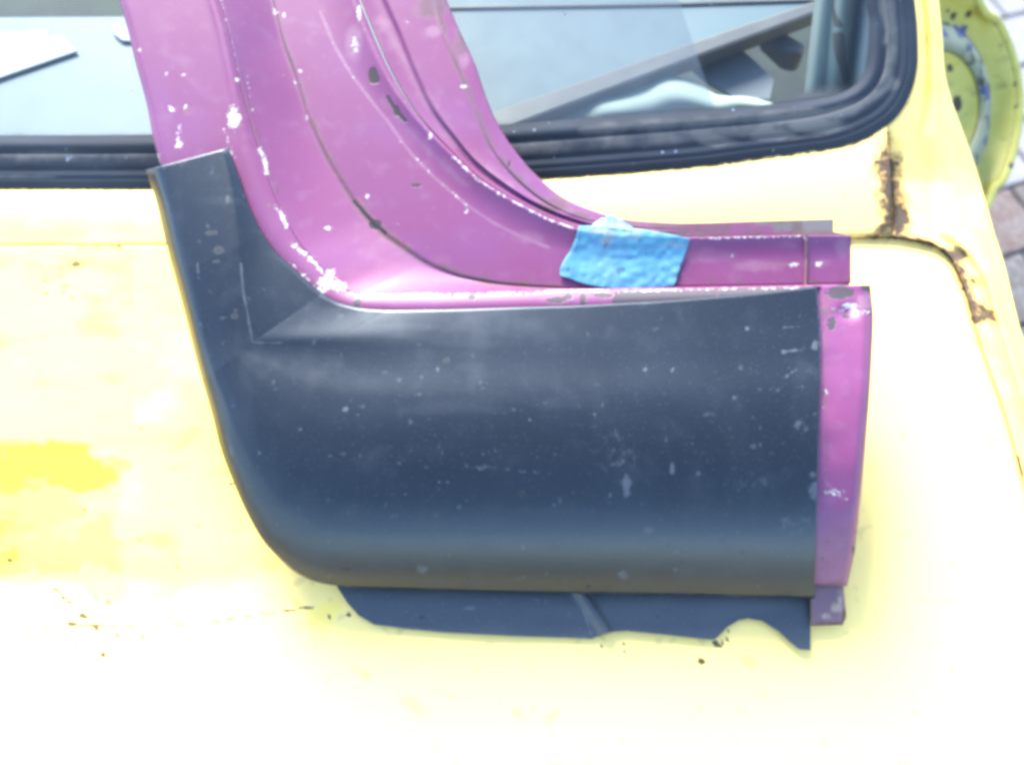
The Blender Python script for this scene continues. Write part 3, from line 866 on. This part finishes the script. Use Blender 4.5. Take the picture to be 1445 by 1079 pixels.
rows += roll(c_c2, c_c2 * 0.7 + c_g * 0.3, 0.0145, 0.0115, 4, lambda t: t * t)
rows = np.stack(rows)
rows[30:-2] = smooth_axis0(rows, 1)[30:-2]
grid('channel', rows, M_PINK, pink, {'chip_glint': channel_chips_glints, 'dark': seam_dark + dark2, 'rusty': seam_rust, 'dust': dust2, 'primer': [('s', 0, 0, 1, 1, 0)],
     'dirt': [('l', [(385, 0), (417, 107), (457, 213), (501, 284), (543, 330), (600, 369), (690, 398), (790, 405)], 12, .75), ('l', [(320, 40), (345, 130), (362, 190), (390, 270)], 10, .55), ('b', 1000, 395, 1200, 404, 8, .5)]}, solid=0.0012)

rows = []
mid = c_c2 * 0.7 + c_g * 0.3
_fade = np.clip((960 - c_g[:, 0]) / 220, 0, 1)
Hh = lambda v: 0.0090 + (v - 0.0090) * _fade
rows += roll(mid, c_g, Hh(0.0105), Hh(0.0070), 8, lambda t: math.sin(t * math.pi / 2))
rows += roll(c_g, c_g * 0.86 + c_h * 0.14, Hh(0.0070), Hh(0.0105), 5, lambda t: t * t * (3 - 2 * t))
rows += roll(c_g * 0.86 + c_h * 0.14, c_h, Hh(0.0105), Hh(0.0075), 22, lin_)
rows += roll(c_h, c_i, Hh(0.0085), Hh(0.0060), 8, lin_)
rows.append(PT(c_i, Hh(0.0055)))
grid('back_flange', np.stack(rows), M_PINK, pink,
     {'chip_glint': channel_chips_glints[-40:], 'dark': [('l', [(630, 0), (647, 40), (670, 90), (687, 140), (707, 183), (730, 217), (760, 250), (793, 277)], 2.6, .62), ('l', [(741, 232), (775, 262)], 6, .75), ('s', 719, 232, 3, 6, .9)],
      'dirt': [('l', [(612, 0), (640, 80), (672, 157), (692, 205), (727, 250), (773, 287), (830, 306)], 11, .85), ('l', [(505, 20), (540, 90), (580, 150), (610, 185)], 9, .62), ('s', 610, 10, 30, 20, .8), ('s', 650, 60, 14, 30, .75), ('s', 780, 290, 30, 12, .75),
               ('l', [(640, 20), (700, 170), (790, 276), (920, 314)], 7, .7), ("b", 880, 310, 1130, 334, 10, .66)],
      'ash': [('b', 1095, 300, 1180, 318, 14, 1.1), ('b', 1125, 316, 1180, 330, 10, 1.0), ('b', 1070, 303, 1100, 314, 14, .8), ('l', [(880, 330), (1000, 332)], 5, .7)],
      'dust': [('l', [(540, 30), (590, 120), (640, 200), (720, 265)], 24, .60), ('s', 612, 45, 12, 10, .8), ('s', 655, 85, 10, 14, .7), ('s', 800, 298, 12, 5, .8)], 'rusty': [('b', 1120, 326, 1176, 330, 5, .7), ('s', 535, 60, 6, 40, .5)]}, solid=0.0012)

# sill profile shared by the grey skin and the pink return at its end (image row -> height above the tilted base)
SP_Y = np.array([404, 440, 472, 500, 545, 600, 660, 715, 765, 805, 830, 846])
SP_W = np.array([.0335, .0390, .0450, .0500, .0560, .0600, .0600, .0545, .0430, .0275, .0145, .0045])
SP_FY = np.linspace(396, 852, 457)
_w = np.interp(SP_FY, SP_Y, SP_W)
_k = np.exp(-(np.arange(-40, 41) / 14.0) ** 2); _k /= _k.sum()
SP_FW = np.convolve(np.pad(_w, 40, mode='reflect', reflect_type='odd'), _k, mode='valid')
def sill_w(y):
    return np.interp(y, SP_FY, SP_FW)
edge_pts = crs([(1228, 402), (1232, 446), (1230, 503), (1228, 540), (1221, 629), (1213, 715), (1205, 781), (1195, 826)], 150)
left_x = np.full(150, 1138.0)
top_y = np.linspace(403, 824, 150)
rows = []
nn = 26
for k in range(nn + 1):
    t = k / nn
    c = np.stack([left_x * (1 - t) + edge_pts[:, 0] * t, top_y * (1 - t) + edge_pts[:, 1] * t], 1)
    w = sill_w(c[:, 1]) - 0.0055 - 0.006 * max(0, (t - 0.85) / 0.15) ** 2
    dent = 0.004 * np.exp(-((c[:, 0] - 1196) / 14) ** 2 - ((c[:, 1] - 441) / 9) ** 2)
    rows.append(PT(c, w - dent + 0.0012 * noise2(c[:, 0], c[:, 1], 40, 5)))
c = edge_pts + np.array([0.4, 0]); rows.append(PT(c, sill_w(c[:, 1]) - 0.020)); rows.append(PT(edge_pts - np.array([2, 0]), sill_w(edge_pts[:, 1]) - 0.034))
grid('end_flange', np.stack(rows), M_PINK, pink,
     {'chip_glint': [('s', 1200, 432, 11, 5, 1.1), ('l', [(1176, 437), (1228, 440)], 4, .85), ('s', 1176, 695, 14, 5, .65), ('s', 1192, 703, 6, 3, .7), ('s', 1166, 556, 2.5, 6, .8), ('s', 1163, 575, 2, 4, .8)],  # marks at the dent and bend paint a white highlight
      'primer': [('s', 1187, 412, 20, 9, 1.1), ('s', 1173, 458, 8, 9, .95), ('s', 1195, 446, 10, 4, .8), ('b', 1216, 402, 1232, 410, 5, .9)],
      'dark': [('l', [(1160, 410), (1163, 600), (1160, 815)], 3.2, .66), ('s', 1204, 775, 3, 8, .8)], 'rusty': [('l', [(1160, 404), (1164, 470), (1162, 640)], 5, .62), ('l', [(1165, 824), (1192, 822)], 6, .75), ('l', [(1213, 700), (1205, 780)], 4, .55)],
      'dust': [('b', 1160, 760, 1200, 822, 30, .62), ('s', 1183, 600, 16, 10, .45), ('l', [(1165, 680), (1195, 706)], 5, .75), ('s', 1180, 780, 20, 30, .5), ('b', 1212, 418, 1230, 434, 6, .9)],
      'dirt': [('l', [(1166, 420), (1168, 815)], 6, .6), ('b', 1160, 436, 1230, 444, 4, .6)]}, solid=0.0012)

# bare metal tab under the end flange
tx, ty = np.meshgrid(np.linspace(0, 1, 24), np.linspace(0, 1, 26))
ul, ur, lr, ll = np.array([1144.5, 815]), np.array([1186, 815]), np.array([1193, 880]), np.array([1144.5, 882])
cc = (ul * (1 - tx[..., None]) + ur * tx[..., None]) * (1 - ty[..., None]) + (ll * (1 - tx[..., None]) + lr * tx[..., None]) * ty[..., None]
cc[..., 0] -= 9 * np.clip((tx - .8) / .2, 0, 1) ** 2 * np.clip((ty - .75) / .25, 0, 1) ** 2
tw = tilt(cc[..., 1]) + 0.004 - 0.002 * np.clip((ty - 0.55) / 0.45, 0, 1) ** 1.6 - 0.003 * np.clip((tx - 0.75) / .25, 0, 1) ** 2
mtab = Mat('bare_scuffed_metal', (0.1350, 0.0720, 0.0910), 0.5)
mtab.cloud((0.1800, 0.1280, 0.1260), 30, .4, .7, .8)
mtab.worn('chip_glint', (0.3240, 0.2320, 0.1610), 0.6, 150, 1.4, .55, .25, strength=.8)
mtab.worn('dark', (0.0990, 0.0496, 0.0294), 0.8, 120, 1.1, .5, .25)
grid('bottom_tab', P(cc[..., 0], cc[..., 1], tw), mtab.grain(300, .2).done(), pink,
     {'chip_glint': [('s', 1178, 856, 8, 8, .9), ('s', 1163, 868, 9, 5, .8), ('s', 1183, 846, 4, 8, .8)], 'dark': [('l', [(1142, 880), (1186, 880), (1191, 862)], 9, .9), ('l', [(1150, 829), (1188, 829)], 4, .7)]}, solid=0.002)

# lower seam of the sill box to the right
rows = []
cL = crs([(1134.5, 331), (1135.5, 366), (1134.5, 402)], 40)
for dx, r in ((0, .002), (1.2, .0034), (3.5, .0034), (5.2, .002)):
    c = cL + np.array([dx, 0])
    t = np.clip((402 - c[:, 1]) / 68, 0, 1)
    surf = np.interp(c[:, 1], [333, 350, 366, 402], [.0143, .0115, .0095, .0095])
    rows.append(PT(c, surf + r - 0.001))
grid('seam_bead', np.stack(rows), M_PINK, pink, {'rusty': [('b', 1125, 330, 1145, 405, 6, .85)], 'dirt': [('b', 1125, 330, 1150, 405, 6, .7)], 'chip_glint': [('s', 1136, 336, 4, 3, .8)], 'dust': [('s', 1136, 360, 4, 30, .6)]})

# blue tape
nu, nv = 70, 44
u, v = np.meshgrid(np.linspace(0, 1, nu), np.linspace(0, 1, nv))
TOP = crs([(817, 319), (845, 318), (880, 321), (933, 328), (974, 337)], nu)
BOT = crs([(793, 389), (825, 401), (879, 408), (915, 407), (951, 404)], nu)
tc_ = TOP[None] * (1 - v[..., None]) + BOT[None] * v[..., None]
tc_[..., 0] += 4 * np.sin(v * 5.0) * (u < 0.03) - 3 * v * (1 - v) * 4 * (1 - u) + 1.2 * noise2(tc_[..., 0], tc_[..., 1], 9, 2) * ((u < .02) | (u > .98) )
surf = np.interp(tc_[..., 1] - np.interp(tc_[..., 0], [795, 860, 980], [-12, -2, 1]), [322, 334, 350, 366, 404], [.0138, .0147, .0118, .0098, .0100])
tape_w = surf + 0.0022 + 0.0005 * noise2(tc_[..., 0], tc_[..., 1], 22, 8) + 0.0005 * noise2(tc_[..., 0], tc_[..., 1], 8, 9)
mtp = Mat('blue_masking_tape', (0.0574, 0.1979, 0.2818), 0.6, 0.35)
mtp.cloud((0.0390, 0.1470, 0.2486), 45, .45, .65, .8)
mtp.cloud((0.0976, 0.2318, 0.2928), 24, .48, .72, .7)
mtp.worn('dust', (0.1952, 0.2092, 0.1989), .8, 90, 1.2, .5, .25, strength=.75)
mtp.speck((0.0230, 0.0565, 0.1105), 120, .70, .05, .6)
mtp.add_height(mtp.math('MULTIPLY', mtp.noise(90, 2, .6, (3.0, .35, .35)), .35))
mtp.grain(170, .3)
M_TAPE = mtp.done(.3, .0015)
tp = grid('tape_patch', P(tc_[..., 0], tc_[..., 1], tilt(tc_[..., 1]) + tape_w), M_TAPE, pink,
          {'dust': [('l', [(835, 318), (870, 332), (900, 336)], 10, .75), ('b', 830, 316, 975, 328, 6, .55), ('s', 855, 336, 8, 14, .7), ('s', 945, 345, 20, 6, .6)]}, solid=0.0007, flip=True)
tp['label'] = 'dirty blue tape stuck over the sill joint'
u2, v2 = np.meshgrid(np.linspace(0, 1, 30), np.linspace(0, 1, 14))
T2 = np.array([(838 + 55 * q, np.interp(q, [0, .12, .2, .3, .36, .45, .5, .62, .7, .85, 1], [314, 311, 307, 308, 302, 304, 303, 309, 309, 316, 320])) for q in np.linspace(0, 1, 30)])
B2_ = crs([(834, 321), (850, 322), (866, 323), (880, 324), (893, 326)], 30)
t2 = T2[None] * (1 - v2[..., None]) + B2_[None] * v2[..., None]
w2 = np.interp(v2, [0, .6, 1], [.0090, .0120, .0165]) + .0008 * noise2(t2[..., 0], t2[..., 1], 9, 4)
grid('torn_tape_flap', P(t2[..., 0], t2[..., 1], tilt(t2[..., 1]) + w2), M_TAPE, tp, {'dust': [('b', 830, 296, 900, 330, 5, .5)]}, solid=0.0007, flip=True)

# ------------------------------------------------------------------ grey repair panel
grey = thing('sill_repair_panel', 'dark grey primed sill corner panel laid over the magenta pillar section', 'body panel', P(800.0, 850.0, 0.0))
n1, n2 = 190, 430
G0 = crs2([(321, 209), (329, 228), (337, 250), (347, 280), (360, 310), (377, 340), (393, 360), (414, 380), (434, 398), (454, 415)],
          [(454, 415), (477, 427), (500, 433.5), (545, 438), (631, 437), (726, 434), (822, 431), (868, 428.5), (918, 426), (1000, 420), (1080, 413), (1130, 407), (1152, 404)], n1, n2)
G1 = crs2([(315, 211), (322, 240), (328, 270), (333, 310), (337, 350), (342, 400), (349, 445), (357, 483)],
          [(357, 483), (420, 483), (560, 484), (800, 481), (1000, 476), (1158, 470)], n1, n2)
G2 = np.concatenate([crs([(206, 240), (219, 281), (237, 355), (256, 425), (274, 496), (285, 537)], n1),
                     crs([(285, 537), (297, 577), (313, 638), (330, 682), (352, 730), (371, 762), (393, 786), (419, 808), (445, 820), (476, 826), (573, 831), (699, 835), (805, 837), (992, 840), (1150, 844)], n2)[1:]])
# spread the columns of the outer boundary so that the sill part runs straight down
Gc = crs([(285, 537), (297, 577), (313, 638), (330, 682), (352, 730), (371, 762), (393, 786), (419, 808), (445, 820), (476, 826), (573, 831), (699, 835), (805, 837), (992, 840), (1150, 844)], 3000)
tt = np.linspace(0, 1, n2)
arc = np.concatenate([[0], np.cumsum(np.hypot(*np.diff(Gc, axis=0).T))]); arc /= arc[-1]
want = tt
# target x for a column is that of G1 moved left near the corner
sel = np.interp(want, [0, 0.08, 0.20, 0.40, 1], [0, 0.16, 0.36, 0.52, 1])
G2b = np.stack([np.interp(sel, arc, Gc[:, 0]), np.interp(sel, arc, Gc[:, 1])], 1)
G2 = np.concatenate([G2[:n1], G2b[1:]])
NT = n1 + n2 - 1
ti = np.arange(NT)
sillness = np.clip((ti - n1 * 0.72) / (n1 * 0.28 + n2 * 0.14), 0, 1)
sillness = sillness * sillness * (3 - 2 * sillness)
sx = np.array([0, .05, .12, .22, .35, .50, .65, .78, .88, .95, 1.0])
arm_p = np.array([.0, .0, .0, .0, -.0005, -.001, -.002, -.003, -.0055, -.010, -.020])
rows = []
inner_w = np.interp(ti, [0, n1 * .5, n1, NT - 1], [.0405, .0415, .0415, .0385])
crease_w = np.interp(ti, [0, n1 * .5, n1, n1 + n2 * .3, NT - 1], [.0440, .0500, .0525, .0480, .0440])
# return flange along the pink lip
lip_row = PT(G0 + np.array([1, -1]), inner_w - 0.004)
for k in range(18):
    t = k / 18
    rows.append(PT(G0 * (1 - t) + G1 * t, inner_w + (crease_w - inner_w) * t))
nface = 96
for k in range(nface + 1):
    t = k / nface
    c = G1 * (1 - t) + G2 * t
    wa = np.interp(t, sx, arm_p) + crease_w * (1 - .5 * t * t) + .5 * t * t * .048
    ws = sill_w(c[:, 1])
    ws = np.where(t < 0.2, ws * min(1, t / 0.2) + (1 - min(1, t / 0.2)) * np.maximum(crease_w, 0), ws)
    wl = np.interp(t, sx, arm_p * 0 + np.array([.0475, .0500, .0530, .0565, .0595, .0595, .0540, .0440, .0310, .0200, .0060]))
    wlow = ws * 0.6 + wl * 0.4
    rows.append(PT(c, wa * (1 - sillness) + wlow * sillness))
rows = np.stack(rows)
edge_keep = rows[-2:].copy()
sm = smooth_axis0(rows, 5)
# a crisp crease near the inner corner that softens along the sill
sharp = np.clip(1 - np.abs(ti - n1) / (n2 * 0.35), 0, 1)[None, :, None]
sm_b = smooth_axis0(rows, 40)
sm_a = smooth_axis0(rows, 7)
rows = sm_a * sharp + sm_b * (1 - sharp)
# outer return edge
last = rows[-1]
lc = np.stack(project(last), 1)
inw = np.stack([np.where(lc[:, 0] < 480, 1.0, 0.0), -np.ones(NT) * np.clip((lc[:, 1] - 700) / 100, 0, 1)], 1)
lw = (last - ORG) @ BN
r1 = P(lc[:, 0] + 0.5 * inw[:, 0], lc[:, 1] + 0.5 * inw[:, 1], lw - 0.0025)
r2 = P(lc[:, 0] + 5 * inw[:, 0], lc[:, 1] + 5 * inw[:, 1], np.maximum(lw - 0.009, 0.004))
rows = np.concatenate([lip_row[None], rows, r1[None], r2[None]])
scuffs = [('s', 1150, 488, 5, 9, .9), ('l', [(1110, 496), (1134, 492)], 4, .8), ('s', 1106, 496, 4, 3, 1.0), ('l', [(1108, 532), (1126, 520)], 3, .9), ('s', 1054, 463, 4, 3, .9), ('l', [(1106, 461), (1128, 460)], 3, .9), ('s', 910, 521, 4, 3.5, 1.0),
          ('s', 1150, 690, 9, 16, .75), ('s', 1148, 670, 6, 6, .8), ('s', 884, 686, 7, 18, .8), ('s', 915, 748, 6, 5, 1.2), ('s', 949, 662, 4, 10, .75), ('s', 985, 668, 4, 4, .9), ('s', 487, 577, 5, 4, .9), ('s', 510, 573, 7, 4, .7),
          ('s', 596, 803, 10, 6, .85), ('s', 880, 811, 8, 6, .9), ('s', 953, 803, 4, 3, 1), ('s', 955, 778, 5, 4, .7), ('s', 1000, 585, 10, 4, .6), ('l', [(325, 620), (328, 645)], 3, .9), ('l', [(320, 615), (330, 660)], 4, .65), ('s', 328, 700, 3, 12, .7),
          ('s', 1035, 560, 6, 4, .7), ('s', 1130, 600, 14, 10, .45), ('s', 870, 640, 30, 40, .38), ('s', 1050, 680, 40, 20, .36), ('s', 1120, 740, 30, 20, .40), ('l', [(640, 655), (700, 660), (760, 668)], 5, .55), ('s', 790, 705, 4, 8, .7),
          ('l', [(279, 372), (280, 392)], 3, .7), ('s', 322, 280, 4, 8, .5), ('s', 295, 320, 5, 4, .5), ('s', 420, 460, 5, 16, .35), ('s', 250, 230, 30, 6, .4), ('s', 680, 660, 8, 3, .6), ('s', 1090, 640, 6, 3, .6), ('s', 940, 620, 3, 8, .6), ('s', 545, 430, 0.1, .1, 0)]
scuffs += [('s', rng.uniform(310, 1140), rng.uniform(500, 830), rng.uniform(1.5, 3.0), rng.uniform(1.5, 3.5), rng.uniform(.5, .95)) for _ in range(75)]
edges = [('l', [(340, 372), (343, 410), (350, 447), (356, 482)], 3.4, 1.0), ('l', [(356, 483), (400, 484)], 4, .7), ('l', [(1152, 405), (1157, 470), (1158, 560), (1156, 700), (1151, 842)], 3.2, .85), ('l', [(476, 827), (805, 837), (1150, 843)], 2.6, .7),  # strokes at the inner corner paint the crease highlight; others are edge wear
         ('l', [(206, 240), (250, 230), (321, 209)], 3.5, .8), ('s', 318, 212, 6, 5, 1.0), ('s', 211, 242, 8, 5, .9)]
darks = [('s', 308, 353, 6.5, 5.5, 1.2), ('s', 297, 329, 7, 3, .85), ('s', 304, 328, 3, 3, .9), ('s', 305, 369, 6, 2.5, .7), ('s', 331, 446, 5.5, 4, 1.15), ('s', 332, 438, 3, 3, .8), ('s', 630, 508, 4.5, 3.5, 1.1), ('s', 564, 536, 4.5, 3, 1.0),
         ('s', 595, 532, 4, 3, .9), ('s', 592, 556, 4, 3, .9), ('s', 481, 446, 6, 4, .7), ('s', 737, 696, 5, 5, 1.0), ('l', [(478, 798), (486, 803), (494, 802)], 4, 1.15), ('s', 830, 827, 4, 3, 1), ('s', 963, 793, 4, 3, 1), ('s', 1045, 520, 4, 4, .8)]
darks += [('s', rng.uniform(480, 1140), rng.uniform(760, 832), 2.5, 2.2, rng.uniform(.6, 1)) for _ in range(22)]
skin = grid('outer_skin', rows, M_GREY, grey, {'scuff': scuffs, 'edge': edges, 'dark': darks}, solid=0.0013, flip=True)

# lower joggled flange with two cut-outs
FL = np.array([(476, 828), (490, 850), (506, 868), (528, 881), (573, 887), (626, 892), (722, 897), (815, 900), (835, 901), (852, 894.5), (868, 891), (885, 890), (946, 896), (1004, 902.5), (1008, 902),
               (1013, 898), (1026, 884.6), (1042, 875), (1056, 872.5), (1076, 876), (1099, 891), (1115, 906), (1127, 915.5), (1131, 916.3), (1143, 917)])
fxs = np.concatenate([np.linspace(476, 1004, 300), np.linspace(1004.5, 1143, 150)])
yb = np.interp(fxs, FL[:, 0], FL[:, 1])
yt = np.full_like(fxs, 812.0)
rows = []
for k in range(40):
    t = k / 39
    y = yt * (1 - t) + yb * t
    # ridge of the joggle runs obliquely
    xr = 808 + (y - 838) * 0.62
    s = fxs - xr
    ridge = 0.0050 * np.exp(-((s - 14) / 9.0) ** 2) + 0.0012 / (1 + np.exp(-(s - 4) / 4.0))
    w = bonnet_w(fxs, y) + 0.0026 + 0.0012 * (y - 812) / 90 + ridge + 0.0006 * noise2(fxs, y, 60, 4)
    w = w + 0.0015 * np.clip((515 - fxs) / 40, 0, 1)
    rows.append(P(fxs, y, w))
grid('lower_flange', np.stack(rows), M_FLANGE, grey, {'scuff': [('s', 663, 858, 9, 3, .8), ('l', [(690, 845), (800, 847)], 3, .4), ('s', 1025, 889, 5, 4, .6), ('l', [(824, 860), (834, 895)], 3.5, .8)],
     'edge': [('l', [(528, 880), (573, 886), (626, 891)], 2.6, .7)], 'dark': [('s', 596, 871, 4, 2.5, .9), ('s', 628, 872, 3, 2, .8), ('s', 927, 869, 3, 3, .7), ('l', [(540, 880), (620, 882)], 4, .55)]}, solid=0.0013)

# ------------------------------------------------------------------ dished panel standing beside the car
dc = P(1319.0, 152.0, -0.20)
mpp = float(np.linalg.norm(dc - CAM)) / math.hypot(FPX, 700)
bowl = thing('dished_panel', 'yellow round dished panel with flaking pale green ring and rusty rim beside the wing', 'body panel', dc + np.array([0.05, 0, -0.25]))
EN = RGT * 0.60 - FWD * 0.80
phi = np.linspace(-math.pi, math.pi, 241)
wob = 1 + 0.006 * np.sin(3 * phi + 0.6) + 0.003 * np.sin(7 * phi + 1)
wob = wob - 0.055 * np.exp(-((phi - 0.93) / 0.12) ** 2) - 0.05 * np.exp(-((phi + 0.78) / 0.10) ** 2)
def ring(rp, h, irr=0.0, dx=0.0):
    rr = rp * (1 + (wob - 1) * irr)
    return on_plane(1319 + dx + 0.64 * rr * np.cos(phi), 152 - rr * np.sin(phi), dc, EN) + EN * h
def flake_mat(name, c, c2, flake, thr):
    m = Mat(name, c, 0.55)
    m.cloud(c2, 25, .4, .7, .7)
    m.step_ = None
    nz = m.noise(42, 5, .65)
    m.mix(m.step(nz, thr, thr + .025), flake, .8)
    m.worn('rust', RUST, .85, 90, 1.0, .5, .1)
    m.cloud((0.06, 0.055, 0.03), 48, 0.52, 0.78, 0.55)
    m.worn('blue', (0.018, 0.032, 0.115), .6, 70, .8, .5, .05)
    m.grain(200, .2)
    return m.done(.5, .002)
M_BOWL = flake_mat('dull_yellow_paint', (0.3594, 0.3243, 0.0545), (0.4133, 0.3832, 0.0872), (0.1978, 0.1573, 0.0363), .68)
M_RING = flake_mat('flaking_green_paint', (0.150, 0.170, 0.105), (0.185, 0.200, 0.120), (0.028, 0.030, 0.036), .565)
rim_rust = [('s', 1371, 18, 10, 4, 1.1), ('l', [(1350, 18), (1375, 22), (1395, 44), (1412, 66)], 4, .7), ('s', 1426, 97, 3, 3, 1), ('s', 1432, 119, 3, 4, 1.1), ('s', 1432, 150, 3, 4, 1), ('s', 1427, 234, 4, 5, 1.1), ('l', [(1398, 318), (1404, 290), (1420, 277)], 6, .95),
            ('s', 1420, 274, 5, 5, 1.2), ('l', [(1430, 170), (1422, 260)], 3, .55), ('s', 1339, 12, 8, 6, 1.2), ('s', 1345, 20, 5, 5, 1.1)]
blue_s = [('s', 1356, 45, 8, 10, 1.1), ('s', 1332, 47, 5, 8, 1.1), ('s', 1350, 40, 6, 6, 1), ('s', 1368, 66, 5, 5, 1.1), ('s', 1347, 88, 7, 4, 1)]
grid('outer_dish', np.stack([ring(121, .003), ring(124, -.008), ring(132, -.020), ring(142, -.024), ring(152, -.018), ring(160, -.008), ring(165, .003), ring(168, .006, 1)]), M_BOWL, bowl, {'rust': rim_rust, 'blue': blue_s}, solid=.0015)
grid('rim', np.stack([ring(168, .006, 1), ring(171, .010, 1), ring(176, .011, 1), ring(180, .008, 1), ring(180.5, .001, 1)]), M_BOWL, bowl, {'rust': rim_rust, 'blue': []}, solid=.0015)
grid('green_ring', np.stack([ring(78, .004, 0, 7), ring(80, .010, 0, 7), ring(88, .011, 0, 6), ring(100, .008, 0, 5), ring(112, .004, 0, 3), ring(118, .001, 0, 2), ring(121, .003)]), M_RING, bowl,
     {'rust': [('l', [(1382, 252), (1395, 225)], 8, 1.0), ('s', 1335, 32, 6, 8, .8), ('s', 1385, 235, 7, 12, 1.0)], 'blue': blue_s + [('l', [(1388, 120), (1394, 140)], 5, 1), ('s', 1390, 200, 4, 8, 1), ('s', 1389, 128, 5, 7, 1.1)]}, solid=.0015)
grid('inner_dish', np.stack([ring(.5, -.012, 0, 7), ring(30, -.012, 0, 7), ring(52, -.010, 0, 7), ring(66, -.006, 0, 7), ring(74, .000, 0, 7), ring(78, .004, 0, 7)]), M_BOWL, bowl,
     {'rust': [('s', 1338, 100, 6, 8, 1.2), ('s', 1350, 146, 6, 12, 1.3), ('l', [(1350, 135), (1353, 158)], 4, 1.1)], 'blue': []}, solid=.0015)

# tyre lying on the paving, cut by the frame's corner
tcn = PZ(1575.0, -140.0, 0.0)
tyre = thing('tyre', 'black rubber tyre on the paving in the top right corner', 'tyre', tcn)
th = np.linspace(0, 2 * math.pi, 121)
pr = [(0.19, .06), (0.175, .03), (0.19, .008), (0.22, .0), (0.255, .006), (0.268, .02), (0.270, .06), (0.268, .10), (0.255, .114), (0.22, .12), (0.19, .112), (0.175, .09), (0.19, .06)]
rows = np.stack([np.stack([tcn[0] + r_ * np.cos(th), tcn[1] + r_ * np.sin(th), np.full_like(th, z_)], 1) for r_, z_ in pr])
M_TYRE = simple('tyre_rubber', (0.014, 0.015, 0.018), .7, (0.025, .026, .03), 30)
grid('carcass', rows, M_TYRE, tyre)
for k in range(44):
    a0 = 2 * math.pi * k / 44; a1 = a0 + 0.09
    v = [(tcn[0] + r_ * math.cos(q), tcn[1] + r_ * math.sin(q), z_) for r_ in (.2675, .274) for q in (a0, a1) for z_ in (.025, .095)]
    if k == 0:
        v = [(r_ * math.cos(q), r_ * math.sin(q), z_) for r_ in (.2675, .274) for q in (-.045, .045) for z_ in (.025, .095)]
        tb = bpy.data.meshes.new('tread_block')
        tb.from_pydata(v, [], [[0, 1, 3, 2], [4, 6, 7, 5], [0, 4, 5, 1], [2, 3, 7, 6], [0, 2, 6, 4], [1, 5, 7, 3]])
        tb.materials.append(M_TYRE)
    o = link(bpy.data.objects.new('tread_block', tb))
    o.parent = tyre
    o.rotation_euler = (0, 0, a0)
